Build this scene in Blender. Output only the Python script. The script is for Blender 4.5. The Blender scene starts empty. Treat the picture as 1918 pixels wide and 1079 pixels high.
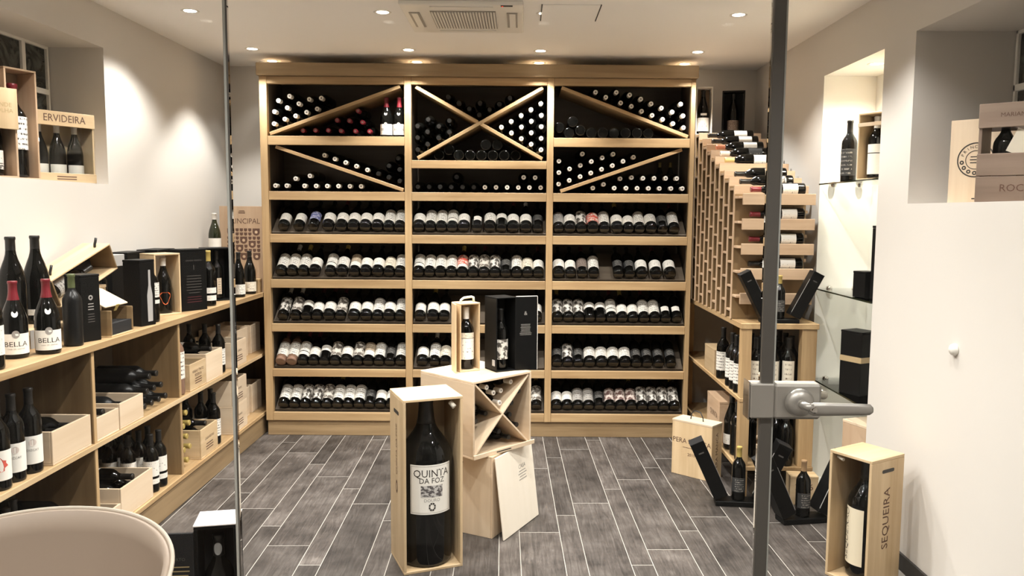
import bpy, math, random
from mathutils import Matrix, Vector
R = math.radians
rnd = random.Random(7)
SC = bpy.context.scene
COL = SC.collection

# ------------------------------------------------------------------ camera
F_PX, CX, CY, RHO, PIT, CAM_H = 1500., 975., 539.5, R(.42), math.atan(140 / 1500.), 1.58
cam = bpy.data.cameras.new('camera'); cam_o = bpy.data.objects.new('camera', cam); COL.objects.link(cam_o)
cam.sensor_width = 36; cam.lens = F_PX / 1918 * 36; cam.shift_x = -(CX - 959) / 1918; cam.clip_start = .02
_r, _u, _f = Vector((1, 0, 0)), Vector((0, math.sin(PIT), math.cos(PIT))), Vector((0, math.cos(PIT), -math.sin(PIT)))
_x = _r * math.cos(RHO) + _u * math.sin(RHO); _y = -_r * math.sin(RHO) + _u * math.cos(RHO)
cam_o.matrix_world = Matrix(((_x.x, _y.x, -_f.x, 0), (_x.y, _y.y, -_f.y, 0), (_x.z, _y.z, -_f.z, CAM_H), (0, 0, 0, 1)))
SC.camera = cam_o

def ray(px, py):
    x, y = px - CX, py - CY; c, s = math.cos(RHO), math.sin(RHO)
    tx, ty = (x * c + y * s) / F_PX, (-x * s + y * c) / F_PX
    return Vector((tx, math.cos(PIT) - ty * math.sin(PIT), -math.sin(PIT) - ty * math.cos(PIT)))
def onX(px, py, X): d = ray(px, py); t = X / d.x; return Vector((X, d.y * t, CAM_H + d.z * t))
def onY(px, py, Y): d = ray(px, py); t = Y / d.y; return Vector((d.x * t, Y, CAM_H + d.z * t))
def onZ(px, py, Z=0): d = ray(px, py); t = (Z - CAM_H) / d.z; return Vector((d.x * t, d.y * t, Z))

# ------------------------------------------------------------------ world, exposure, lights
w = bpy.data.worlds.new('world'); SC.world = w; w.use_nodes = True
w.node_tree.nodes['Background'].inputs[0].default_value = (.9, .85, .8, 1)
w.node_tree.nodes['Background'].inputs[1].default_value = .05
SC.view_settings.view_transform = 'Standard'; SC.view_settings.look = 'None'
SC.view_settings.exposure = 0.38; SC.view_settings.gamma = 1
SPOT_W, SPOT_COL, SPOT_ANGLE, SPOT_BLEND = 80., (1., .965, .915), 124, .5
NICHE_W = 42.
CEIL, XL, XR, YB, YF = 2.64, -2.19, 1.72, 6.0, -2.6
LIGHT_X = (-1.77, -.745, .12, 1.15)
LIGHT_Y = (5.79, 5.37, 4.38, 3.40, 2.42, 1.0, -.6)

# ------------------------------------------------------------------ materials
def newmat(name):
    m = bpy.data.materials.new(name); m.use_nodes = True
    return m, m.node_tree, m.node_tree.nodes['Principled BSDF']
def plain(name, col, rough=.5, metal=0., spec=.5, coat=0.):
    m, t, b = newmat(name)
    b.inputs['Base Color'].default_value = (*col, 1); b.inputs['Roughness'].default_value = rough
    b.inputs['Metallic'].default_value = metal; b.inputs['Specular IOR Level'].default_value = spec
    b.inputs['Coat Weight'].default_value = coat
    return m
def nd(t, typ, **kw):
    n = t.nodes.new(typ)
    for k, v in kw.items():
        if k in n.inputs: n.inputs[k].default_value = v
        else: setattr(n, k, v)
    return n
def wood(name, dark, light, axis, rough=.5, fine=26., bump=.08, tone=.12):
    m, t, b = newmat(name); L = t.links.new
    tc = nd(t, 'ShaderNodeTexCoord'); oi = nd(t, 'ShaderNodeObjectInfo')
    off = nd(t, 'ShaderNodeVectorMath', operation='SCALE'); off.inputs[0].default_value = (7., 13., 5.); L(oi.outputs['Random'], off.inputs['Scale'])
    ad = nd(t, 'ShaderNodeVectorMath', operation='ADD'); L(tc.outputs['Object'], ad.inputs[0]); L(off.outputs[0], ad.inputs[1])
    mp = nd(t, 'ShaderNodeMapping'); s = [fine] * 3; s[axis] = fine * .055; mp.inputs['Scale'].default_value = s; L(ad.outputs[0], mp.inputs[0])
    n1 = nd(t, 'ShaderNodeTexNoise', Scale=1., Detail=5., Roughness=.62); L(mp.outputs[0], n1.inputs['Vector'])
    mp2 = nd(t, 'ShaderNodeMapping'); s2 = [5.] * 3; s2[axis] = .8; mp2.inputs['Scale'].default_value = s2; L(ad.outputs[0], mp2.inputs[0])
    n2 = nd(t, 'ShaderNodeTexNoise', Scale=1., Detail=2., Distortion=1.2); L(mp2.outputs[0], n2.inputs['Vector'])
    mx = nd(t, 'ShaderNodeMath', operation='MULTIPLY_ADD'); L(n1.outputs[0], mx.inputs[0]); mx.inputs[1].default_value = .65
    m3 = nd(t, 'ShaderNodeMath', operation='MULTIPLY'); L(n2.outputs[0], m3.inputs[0]); m3.inputs[1].default_value = .35; L(m3.outputs[0], mx.inputs[2])
    cr = nd(t, 'ShaderNodeValToRGB'); cr.color_ramp.elements[0].position = .33; cr.color_ramp.elements[1].position = .64
    cr.color_ramp.elements[0].color = (*dark, 1); cr.color_ramp.elements[1].color = (*light, 1); L(mx.outputs[0], cr.inputs[0])
    hs = nd(t, 'ShaderNodeHueSaturation'); L(cr.outputs[0], hs.inputs['Color'])
    mr = nd(t, 'ShaderNodeMapRange'); L(oi.outputs['Random'], mr.inputs[0]); mr.inputs[3].default_value = 1 - tone; mr.inputs[4].default_value = 1 + tone
    L(mr.outputs[0], hs.inputs['Value']); L(hs.outputs[0], b.inputs['Base Color'])
    bp = nd(t, 'ShaderNodeBump', Strength=bump, Distance=.004); L(n1.outputs[0], bp.inputs['Height']); L(bp.outputs[0], b.inputs['Normal'])
    b.inputs['Roughness'].default_value = rough
    return m
M = {}
for i, a in enumerate('xyz'):
    M['oak_' + a] = wood('oak_' + a, (.33, .205, .095), (.52, .36, .19), i)
    M['darkshadeoak_' + a] = wood('dark_oak_' + a, (.15, .092, .042), (.25, .165, .08), i)  # dark box ends; also panels whose recess shade is put into the colour
    M['midoak_' + a] = wood('mid_oak_' + a, (.22, .145, .072), (.36, .25, .135), i)
    M['pine_' + a] = wood('pine_' + a, (.47, .325, .175), (.66, .50, .31), i, fine=18, bump=.05)
    M['pale_' + a] = wood('pale_plywood_' + a, (.62, .47, .32), (.75, .61, .45), i, fine=14, bump=.04)
    M['beech_' + a] = wood('beech_' + a, (.44, .295, .185), (.58, .42, .285), i, fine=22, bump=.04)
    M['taupe_' + a] = wood('taupe_crate_' + a, (.19, .13, .095), (.28, .205, .155), i, fine=20, bump=.05)
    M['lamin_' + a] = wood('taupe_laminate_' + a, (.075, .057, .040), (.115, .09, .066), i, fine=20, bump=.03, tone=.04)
def plaster(name, col, rough=.85):
    m, t, b = newmat(name); L = t.links.new
    tc = nd(t, 'ShaderNodeTexCoord'); n = nd(t, 'ShaderNodeTexNoise', Scale=70., Detail=4.); L(tc.outputs['Object'], n.inputs['Vector'])
    bp = nd(t, 'ShaderNodeBump', Strength=.06, Distance=.003); L(n.outputs[0], bp.inputs['Height']); L(bp.outputs[0], b.inputs['Normal'])
    b.inputs['Base Color'].default_value = (*col, 1); b.inputs['Roughness'].default_value = rough
    return m
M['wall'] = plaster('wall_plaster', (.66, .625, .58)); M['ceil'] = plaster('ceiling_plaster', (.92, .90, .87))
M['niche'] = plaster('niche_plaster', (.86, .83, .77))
def floor_mat():
    m, t, b = newmat('wood_look_tile'); L = t.links.new
    tc = nd(t, 'ShaderNodeTexCoord'); oi = nd(t, 'ShaderNodeObjectInfo')
    off = nd(t, 'ShaderNodeVectorMath', operation='SCALE'); off.inputs[0].default_value = (9., 17., 3.); L(oi.outputs['Random'], off.inputs['Scale'])
    ad = nd(t, 'ShaderNodeVectorMath', operation='ADD'); L(tc.outputs['Object'], ad.inputs[0]); L(off.outputs[0], ad.inputs[1])
    mp = nd(t, 'ShaderNodeMapping'); mp.inputs['Scale'].default_value = (46, 3.4, 10); L(ad.outputs[0], mp.inputs[0])
    n1 = nd(t, 'ShaderNodeTexNoise', Scale=1., Detail=8., Roughness=.68, Distortion=1.8); L(mp.outputs[0], n1.inputs['Vector'])
    n2 = nd(t, 'ShaderNodeTexNoise', Scale=5., Detail=4., Roughness=.6); L(ad.outputs[0], n2.inputs['Vector'])
    mx = nd(t, 'ShaderNodeMix'); mx.inputs[0].default_value = .5; L(n1.outputs[0], mx.inputs[2]); L(n2.outputs[0], mx.inputs[3])
    cr = nd(t, 'ShaderNodeValToRGB'); cr.color_ramp.elements[0].position = .38; cr.color_ramp.elements[1].position = .67
    cr.color_ramp.elements[0].color = (.028, .0235, .021, 1); cr.color_ramp.elements[1].color = (.135, .12, .11, 1)
    e = cr.color_ramp.elements.new(.51); e.color = (.068, .058, .052, 1); L(mx.outputs[0], cr.inputs[0])
    hs = nd(t, 'ShaderNodeHueSaturation'); L(cr.outputs[0], hs.inputs['Color'])
    mr = nd(t, 'ShaderNodeMapRange'); L(oi.outputs['Random'], mr.inputs[0]); mr.inputs[3].default_value = .72; mr.inputs[4].default_value = 1.3
    L(mr.outputs[0], hs.inputs['Value']); L(hs.outputs[0], b.inputs['Base Color'])
    bp = nd(t, 'ShaderNodeBump', Strength=.12, Distance=.003); L(n1.outputs[0], bp.inputs['Height']); L(bp.outputs[0], b.inputs['Normal'])
    b.inputs['Roughness'].default_value = .5; b.inputs['Specular IOR Level'].default_value = .3
    return m
M['tile'] = floor_mat(); M['grout'] = plain('grout', (.38, .355, .32), .8)
M['glassdark'] = plain('dark_bottle_glass', (.0025, .0025, .0022), .05, spec=.34)
M['glassgreen'] = plain('green_bottle_glass', (.016, .02, .008), .08, spec=.6)
M['glassmatte'] = plain('satin_black_glass', (.008, .008, .008), .3, spec=.25)
M['glassclear'] = plain('rose_bottle_glass', (.22, .13, .09), .07, spec=.6)
for n, c in dict(capblack=(.012, .011, .01), capred=(.17, .012, .02), capwhite=(.72, .68, .62), capgold=(.42, .31, .09), capgreen=(.09, .11, .045), capwine=(.09, .02, .025), capyellow=(.68, .54, .22), capcopper=(.42, .16, .09), captan=(.30, .19, .10)).items():
    M[n] = plain(n, c, .35)
M['dot'] = plain('cap_dot', (.16, .14, .12), .5)
def paper(name, col, ink, amount, seed):
    m, t, b = newmat(name); L = t.links.new
    tc = nd(t, 'ShaderNodeTexCoord'); sep = nd(t, 'ShaderNodeSeparateXYZ'); L(tc.outputs['UV'], sep.inputs[0])
    oi = nd(t, 'ShaderNodeObjectInfo')
    ln = nd(t, 'ShaderNodeMath', operation='MULTIPLY_ADD'); L(sep.outputs[1], ln.inputs[0]); ln.inputs[1].default_value = 6.5; ln.inputs[2].default_value = seed * .37
    fr = nd(t, 'ShaderNodeMath', operation='FRACT'); L(ln.outputs[0], fr.inputs[0])
    g1 = nd(t, 'ShaderNodeMath', operation='GREATER_THAN'); L(fr.outputs[0], g1.inputs[0]); g1.inputs[1].default_value = .62
    mp = nd(t, 'ShaderNodeMapping'); mp.inputs['Scale'].default_value = (26, 5, 1); mp.inputs['Location'].default_value = (seed * 3.1, seed * 1.7, seed); L(tc.outputs['UV'], mp.inputs[0])
    n = nd(t, 'ShaderNodeTexNoise', Scale=1., Detail=3.); L(mp.outputs[0], n.inputs['Vector'])
    g2 = nd(t, 'ShaderNodeMath', operation='GREATER_THAN'); L(n.outputs[0], g2.inputs[0]); g2.inputs[1].default_value = amount
    ax = nd(t, 'ShaderNodeMath', operation='SUBTRACT'); L(sep.outputs[0], ax.inputs[0]); ax.inputs[1].default_value = .5
    ab = nd(t, 'ShaderNodeMath', operation='ABSOLUTE'); L(ax.outputs[0], ab.inputs[0])
    g3 = nd(t, 'ShaderNodeMath', operation='LESS_THAN'); L(ab.outputs[0], g3.inputs[0]); g3.inputs[1].default_value = .27
    ml = nd(t, 'ShaderNodeMath', operation='MULTIPLY'); L(g1.outputs[0], ml.inputs[0]); L(g2.outputs[0], ml.inputs[1])
    m2 = nd(t, 'ShaderNodeMath', operation='MULTIPLY'); L(ml.outputs[0], m2.inputs[0]); L(g3.outputs[0], m2.inputs[1])
    mx = nd(t, 'ShaderNodeMix', data_type='RGBA'); L(m2.outputs[0], mx.inputs[0]); mx.inputs[6].default_value = (*col, 1); mx.inputs[7].default_value = (*ink, 1)
    L(mx.outputs[2], b.inputs['Base Color']); b.inputs['Roughness'].default_value = .65
    return m
def art(name, col, ink, seed):
    m, t, b = newmat(name); L = t.links.new
    tc = nd(t, 'ShaderNodeTexCoord'); mp = nd(t, 'ShaderNodeMapping'); mp.inputs['Scale'].default_value = (5, 4, 1); mp.inputs['Location'].default_value = (seed, seed * 2, 0); L(tc.outputs['UV'], mp.inputs[0])
    n = nd(t, 'ShaderNodeTexNoise', Scale=1., Detail=4.); L(mp.outputs[0], n.inputs['Vector'])
    cr = nd(t, 'ShaderNodeValToRGB'); cr.color_ramp.elements[0].position = .47; cr.color_ramp.elements[1].position = .53
    cr.color_ramp.elements[0].color = (*ink, 1); cr.color_ramp.elements[1].color = (*col, 1); L(n.outputs[0], cr.inputs[0]); L(cr.outputs[0], b.inputs['Base Color'])
    b.inputs['Roughness'].default_value = .6
    return m
WHITE = (.80, .77, .71)
M['lab_white'] = paper('label_white', WHITE, (.12, .1, .09), .60, 1); M['lab_white2'] = paper('label_white_lined', WHITE, (.1, .09, .08), .5, 2)
M['lab_cream'] = paper('label_cream', (.74, .68, .56), (.15, .1, .07), .52, 3); M['lab_grey'] = paper('label_grey', (.42, .40, .37), (.1, .09, .09), .5, 4)
M['lab_tan'] = paper('label_tan', (.50, .41, .30), (.12, .08, .06), .5, 5); M['lab_print'] = art('label_drawing', (.72, .69, .64), (.08, .07, .06), 1.3)
M['lab_print2'] = art('label_sketch', (.66, .62, .56), (.14, .12, .1), 4.1); M['lab_pink'] = art('label_rose_print', (.62, .53, .48), (.16, .09, .08), 2.2)
M['lab_red'] = art('label_red_print', (.62, .10, .07), (.75, .6, .52), 3.7); M['lab_blue'] = art('label_blue_print', (.13, .15, .34), (.45, .46, .6), 5.2)
M['lab_dark'] = paper('label_black', (.03, .03, .03), (.3, .28, .25), .5, 6); M['lab_orange'] = plain('orange_motif', (.72, .13, .03), .5)
M['lab_taupe'] = paper('label_taupe', (.17, .13, .11), (.4, .35, .3), .55, 7)
M['paperwhite'] = plain('blank_paper', WHITE, .65); M['ink'] = plain('printed_ink', (.035, .028, .024), .7); M['inkbrown'] = plain('branded_ink', (.11, .055, .035), .75)
M['inkgrey'] = plain('grey_print', (.30, .28, .26), .6); M['inkgold'] = plain('gold_print', (.36, .27, .13), .45); M['inkfaint'] = plain('faint_foil', (.08, .075, .07), .35)
M['carton'] = plain('black_card', (.005, .005, .005), .42, spec=.13); M['carton2'] = plain('charcoal_card', (.016, .016, .017), .5, spec=.2); M['felt'] = plain('black_lining', (.008, .008, .009), .8)
M['greycard'] = plain('silver_card', (.38, .37, .36), .35); M['whitecard'] = plain('white_card', (.78, .74, .68), .5); M['goldcard'] = plain('gold_band', (.42, .31, .17), .45)
M['marble'] = art('marbled_card', (.66, .54, .50), (.78, .72, .68), 2.9)
M['steel'] = plain('brushed_steel', (.60, .58, .54), .4, .7); M['chrome'] = plain('chrome', (.75, .73, .7), .08, 1.); M['strap'] = plain('black_strap', (.01, .01, .01), .5)
M['alu'] = plain('dark_aluminium', (.15, .14, .125), .45, .3); M['edge'] = plain('polished_glass_edge', (.55, .56, .52), .15); M['white'] = plain('white_plastic', (.82, .79, .73), .35)
M['greyplastic'] = plain('grey_slot', (.36, .33, .29), .5); M['slot'] = plain('dark_slot', (.03, .028, .025), .6); M['rope'] = plain('white_rope', (.78, .73, .63), .8)
M['leather'] = plain('beige_leather', (.52, .42, .335), .45); M['piping'] = plain('cream_stitching', (.74, .66, .55), .6); M['blackmetal'] = plain('black_metal', (.02, .02, .02), .4)
M['skirting'] = plain('dark_skirting', (.03, .027, .025), .5); M['cardboard'] = plain('brown_card', (.30, .215, .14), .7)
def glass_mat(name, tint=(.98, .985, .98), ior=1.45):
    m, t, b = newmat(name); t.nodes.remove(b); L = t.links.new; out = t.nodes['Material Output']
    tr = nd(t, 'ShaderNodeBsdfTransparent'); tr.inputs[0].default_value = (*tint, 1)
    gl = nd(t, 'ShaderNodeBsdfGlossy'); gl.inputs['Roughness'].default_value = .0
    fr = nd(t, 'ShaderNodeFresnel', IOR=ior); mx = nd(t, 'ShaderNodeMixShader'); L(fr.outputs[0], mx.inputs[0]); L(tr.outputs[0], mx.inputs[1]); L(gl.outputs[0], mx.inputs[2]); L(mx.outputs[0], out.inputs[0])
    return m
M['pane'] = glass_mat('clear_pane', ior=1.18); M['shelfglass'] = glass_mat('shelf_glass', (.95, .97, .96), 1.4)
def darkpane():
    m, t, b = newmat('dark_marbled_pane'); L = t.links.new
    tc = nd(t, 'ShaderNodeTexCoord'); n = nd(t, 'ShaderNodeTexNoise', Scale=9., Detail=4., Distortion=2.5); L(tc.outputs['Object'], n.inputs['Vector'])
    cr = nd(t, 'ShaderNodeValToRGB'); cr.color_ramp.elements[0].position = .45; cr.color_ramp.elements[1].position = .8
    cr.color_ramp.elements[0].color = (.018, .02, .017, 1); cr.color_ramp.elements[1].color = (.12, .125, .11, 1); L(n.outputs[0], cr.inputs[0]); L(cr.outputs[0], b.inputs['Base Color'])
    b.inputs['Roughness'].default_value = .2
    return m
M['darkpane'] = darkpane()
def emit(name, col, s):
    m, t, b = newmat(name); b.inputs['Emission Color'].default_value = (*col, 1); b.inputs['Emission Strength'].default_value = s
    b.inputs['Base Color'].default_value = (*col, 1)
    return m
M['lamp'] = emit('lamp_glow', (1., .9, .76), 14.); M['led'] = emit('red_led', (1., .05, .02), 2.)

# ------------------------------------------------------------------ mesh helpers
class MB:
    def __init__(s): s.v = []; s.f = []; s.mi = []; s.uv = {}; s.smooth = set()
    def add(s, vs, fs, mi=0, mat=None, smooth=False):
        b = len(s.v); s.v += [tuple((mat @ Vector(v)) if mat else v) for v in vs]
        for f in fs:
            if smooth: s.smooth.add(len(s.f))
            s.f.append(tuple(i + b for i in f)); s.mi.append(mi)
        return s
    def box(s, x0, x1, y0, y1, z0, z1, mi=0, mat=None):
        return s.add([(x0, y0, z0), (x1, y0, z0), (x1, y1, z0), (x0, y1, z0), (x0, y0, z1), (x1, y0, z1), (x1, y1, z1), (x0, y1, z1)],
                     [(3, 2, 1, 0), (4, 5, 6, 7), (0, 1, 5, 4), (1, 2, 6, 5), (2, 3, 7, 6), (3, 0, 4, 7)], mi, mat)
    def lathe(s, prof, n=20, mi=0, mat=None, caps=(True, True)):
        vs = []; fs = []
        for r, z in prof:
            vs += [(r * math.cos(2 * math.pi * k / n), r * math.sin(2 * math.pi * k / n), z) for k in range(n)]
        for i in range(len(prof) - 1):
            for k in range(n):
                k2 = (k + 1) % n; fs.append((i * n + k, i * n + k2, (i + 1) * n + k2, (i + 1) * n + k))
        s.add(vs, fs, mi, mat, True)
        b = len(s.v) - len(vs)
        if caps[0]: s.f.append(tuple(b + k for k in reversed(range(n)))); s.mi.append(mi)
        if caps[1]: s.f.append(tuple(b + (len(prof) - 1) * n + k for k in range(n))); s.mi.append(mi)
        return s
    def tube(s, pts, r, n=8, mi=0, closed=False):
        P = [Vector(p) for p in pts]; vs = []; fs = []; m = len(P)
        for i, p in enumerate(P):
            d = (P[(i + 1) % m] - P[i - 1]) if closed else (P[min(i + 1, m - 1)] - P[max(i - 1, 0)])
            d.normalize(); a = d.cross(Vector((0, 0, 1)))
            if a.length < 1e-3: a = d.cross(Vector((1, 0, 0)))
            a.normalize(); b2 = d.cross(a)
            vs += [p + (a * math.cos(2 * math.pi * k / n) + b2 * math.sin(2 * math.pi * k / n)) * r for k in range(n)]
        for i in range(m if closed else m - 1):
            for k in range(n):
                fs.append((i * n + k, i * n + (k + 1) % n, ((i + 1) % m) * n + (k + 1) % n, ((i + 1) % m) * n + k))
        s.add([tuple(v) for v in vs], fs, mi, None, True)
        if not closed:
            b = len(s.v) - len(vs)
            s.f.append(tuple(b + k for k in reversed(range(n)))); s.mi.append(mi)
            s.f.append(tuple(b + (m - 1) * n + k for k in range(n))); s.mi.append(mi)
        return s
    def mesh(s, name, mats):
        me = bpy.data.meshes.new(name); me.from_pydata(s.v, [], s.f)
        for m in (mats if isinstance(mats, (list, tuple)) else [mats]): me.materials.append(M[m] if isinstance(m, str) else m)
        for i, p in enumerate(me.polygons):
            p.material_index = s.mi[i]; p.use_smooth = i in s.smooth
        if s.uv:
            ul = me.uv_layers.new(name='UVMap')
            for lp in me.loops: ul.data[lp.index].uv = s.uv.get(lp.vertex_index, (0, 0))
        me.update()
        return me

def put(name, me, parent=None, mat=None):
    o = bpy.data.objects.new(name, me); COL.objects.link(o)
    if parent is not None: o.parent = parent
    if mat is not None: o.matrix_local = mat if parent is not None else mat
    return o
def tag(o, label, cat, group=None):
    o['label'] = label; o['category'] = cat
    if group: o['group'] = group
    return o
def struct(o): o['kind'] = 'structure'; return o
def thing(name, label, cat, loc=(0, 0, 0), rz=0, group=None, mat=None):
    o = bpy.data.objects.new(name, None); COL.objects.link(o); o.empty_display_size = .05
    o.matrix_world = mat if mat else Matrix.Translation(loc) @ Matrix.Rotation(rz, 4, 'Z')
    return tag(o, label, cat, group)
def bevel(o, w=.0025, seg=1):
    m = o.modifiers.new('bevel', 'BEVEL'); m.width = w; m.segments = seg; m.limit_method = 'ANGLE'; return o
def bpart(name, x0, x1, y0, y1, z0, z1, mat, parent=None, bev=.0015):
    o = put(name, MB().box(x0, x1, y0, y1, z0, z1).mesh(name, mat), parent)
    if bev: bevel(o, bev)
    return o
def grain(base, dx, dy, dz): return base + '_' + 'xyz'[[dx, dy, dz].index(max(dx, dy, dz))]
def wpart(name, x0, x1, y0, y1, z0, z1, base, parent=None, bev=.0015):
    return bpart(name, x0, x1, y0, y1, z0, z1, grain(base, abs(x1 - x0), abs(y1 - y0), abs(z1 - z0)), parent, bev)

_tc = {}
def text_geo(s, size):
    if (s, size) not in _tc:
        c = bpy.data.curves.new('t', 'FONT'); c.body = s; c.size = size; c.align_x = 'CENTER'; c.align_y = 'CENTER'; c.resolution_u = 2; c.space_line = .95
        o = bpy.data.objects.new('t', c); COL.objects.link(o); dg = bpy.context.evaluated_depsgraph_get(); dg.update()
        me = o.evaluated_get(dg).to_mesh(); _tc[(s, size)] = ([tuple(v.co) for v in me.vertices], [tuple(p.vertices) for p in me.polygons])
        o.evaluated_get(dg).to_mesh_clear(); bpy.data.objects.remove(o); bpy.data.curves.remove(c)
    return _tc[(s, size)]
def text_flat(name, s, size, parent, mat, ink='ink', sx=1.):
    """letters in the local XY plane of mat, +Z outwards"""
    v, f = text_geo(s, size)
    return put(name, MB().add([(x * sx, y, 0) for x, y, z in v], f).mesh(name, ink), parent, mat)
def text_round(name, s, size, parent, r, zc, a0=-90, ink='ink', sx=1.):
    """letters wrapped on a cylinder of radius r about local Z, centred on angle a0"""
    v, f = text_geo(s, size); A = R(a0)
    return put(name, MB().add([(r * math.cos(A + x * sx / r), r * math.sin(A + x * sx / r), zc + y) for x, y, z in v], f).mesh(name, ink), parent)
def FACE(x, y, z, side):
    """matrix for flat print: side '-y','+x','-x','+z' of a local box"""
    m = {'-y': Matrix.Rotation(R(90), 4, 'X'), '+x': Matrix.Rotation(R(90), 4, 'Z') @ Matrix.Rotation(R(90), 4, 'X'),
         '-x': Matrix.Rotation(R(-90), 4, 'Z') @ Matrix.Rotation(R(90), 4, 'X'), '+y': Matrix.Rotation(R(180), 4, 'Z') @ Matrix.Rotation(R(90), 4, 'X'), '+z': Matrix()}[side]
    return Matrix.Translation((x, y, z)) @ m
def lines_flat(name, n, w, gap, h, parent, mat, ink, seed=0):
    mb = MB(); q = random.Random(seed)
    for k in range(n):
        ww = w * q.uniform(.7, 1); mb.add([(-ww / 2, -k * gap - h, 0), (ww / 2, -k * gap - h, 0), (ww / 2, -k * gap, 0), (-ww / 2, -k * gap, 0)], [(0, 1, 2, 3)])
    o = put(name, mb.mesh(name, ink), parent, mat); o['kind'] = 'stuff'; return o
def ring_geo(r0, r1, n=28):
    vs = [(r * math.cos(2 * math.pi * k / n), r * math.sin(2 * math.pi * k / n), 0) for r in (r0, r1) for k in range(n)]
    return vs, [(k, (k + 1) % n, n + (k + 1) % n, n + k) for k in range(n)]

# ------------------------------------------------------------------ bottles
PROF = {
    'bordeaux': ([(.030, 0), (.0365, .003), (.0375, .010), (.0375, .186), (.0355, .200), (.029, .214), (.0205, .226), (.0155, .236), (.0140, .246), (.0136, .288), (.0152, .290), (.0152, .298), (.0136, .300)], .236),
    'burgundy': ([(.032, 0), (.0395, .003), (.0410, .012), (.0410, .140), (.0395, .158), (.0345, .182), (.0270, .205), (.0200, .224), (.0160, .240), (.0142, .256), (.0138, .285), (.0155, .287), (.0155, .294), (.0138, .296)], .240),
    'stout': ([(.036, 0), (.0440, .003), (.0460, .012), (.0460, .125), (.0440, .150), (.0375, .178), (.0285, .203), (.0205, .223), (.0168, .240), (.0150, .256), (.0148, .283), (.0165, .285), (.0165, .292), (.0148, .294)], .222),
}
_bm = {}
def body_mesh(kind, glass):
    k = ('b', kind, glass)
    if k not in _bm: _bm[k] = MB().lathe(PROF[kind][0], 20).mesh('bottle_glass', glass)
    return _bm[k]
def cap_mesh(kind, cap):
    k = ('c', kind, cap)
    if k not in _bm:
        p, zc = PROF[kind]; top = p[-1][1]
        pr = [(r + .0005, z) for r, z in p if z > zc]
        pr = [(pr[0][0], zc - .004)] + pr; pr[-1] = (pr[-1][0], top + .0006)
        mb = MB().lathe(pr, 16, caps=(False, False)); rt = pr[-1][0]
        v, f = ring_geo(rt * .45, rt, 16); mb.add([(x, y, top + .0006) for x, y, z in v], f)
        v, f = ring_geo(rt * .001, rt * .45, 16); mb.add([(x, y, top + .0006) for x, y, z in v], f, 1)
        _bm[k] = mb.mesh('capsule', [cap, 'dot' if cap in ('capwhite', 'capred') else cap])
    return _bm[k]
def label_mesh(kind, z0, z1, arc, mat, a0=-90, n=14):
    k = ('l', kind, z0, z1, arc, mat, a0)
    if k not in _bm:
        r = {'bordeaux': .0375, 'burgundy': .041, 'stout': .046}[kind] + .0005; mb = MB(); vs = []; fs = []
        for j, z in enumerate((z0, z1)):
            for i in range(n + 1):
                a = R(a0 + (i / n - .5) * arc); mb.uv[len(vs)] = (i / n, j); vs.append((r * math.cos(a), r * math.sin(a), z))
        fs = [(i, i + 1, n + 2 + i, n + 1 + i) for i in range(n)]
        mb.add(vs, fs, 0, None, True); _bm[k] = mb.mesh('paper_label', mat)
    return _bm[k]
def bottle(label, kind='bordeaux', glass='glassdark', cap='capblack', labels=(('lab_white', .05, .135, 190),), mat=None, group=None, name='wine_bottle', turn=0):
    if kind == 'burgundy' and name == 'wine_bottle': name = 'burgundy_bottle'
    o = put(name, body_mesh(kind, glass)); tag(o, label, 'bottle', group)
    if turn: mat = mat @ Matrix.Rotation(turn, 4, 'Z')
    o.matrix_world = mat
    if cap: put('capsule', cap_mesh(kind, cap), o)
    for lb in labels: put('paper_label', label_mesh(kind, lb[1], lb[2], lb[3], lb[0]), o)
    return o
def T(x, y, z, s=1.): return Matrix.Translation((x, y, z)) @ Matrix.Scale(s, 4)
NECK_OUT = Matrix.Rotation(R(90), 4, 'X')      # neck towards -Y
NECK_IN = Matrix.Rotation(R(-90), 4, 'X')      # neck towards +Y
NECK_MX = Matrix.Rotation(R(-90), 4, 'Y')      # neck towards -X
NECK_PX = Matrix.Rotation(R(90), 4, 'Y')
ORD = 'first second third fourth fifth sixth seventh eighth ninth tenth eleventh twelfth thirteenth fourteenth fifteenth sixteenth seventeenth'.split()

# ================================================================== SETTING
# floor
fl = struct(put('floor', MB().box(XL - .4, XR + .5, YF, YB, -.08, -.0008).mesh('floor', 'grout')))
ang = math.atan(-.0225)
joint = {0: 3.968, 1: 4.145, 2: 4.364, 3: 4.529, 4: 3.779, 5: 3.962, -1: 3.746}
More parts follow.
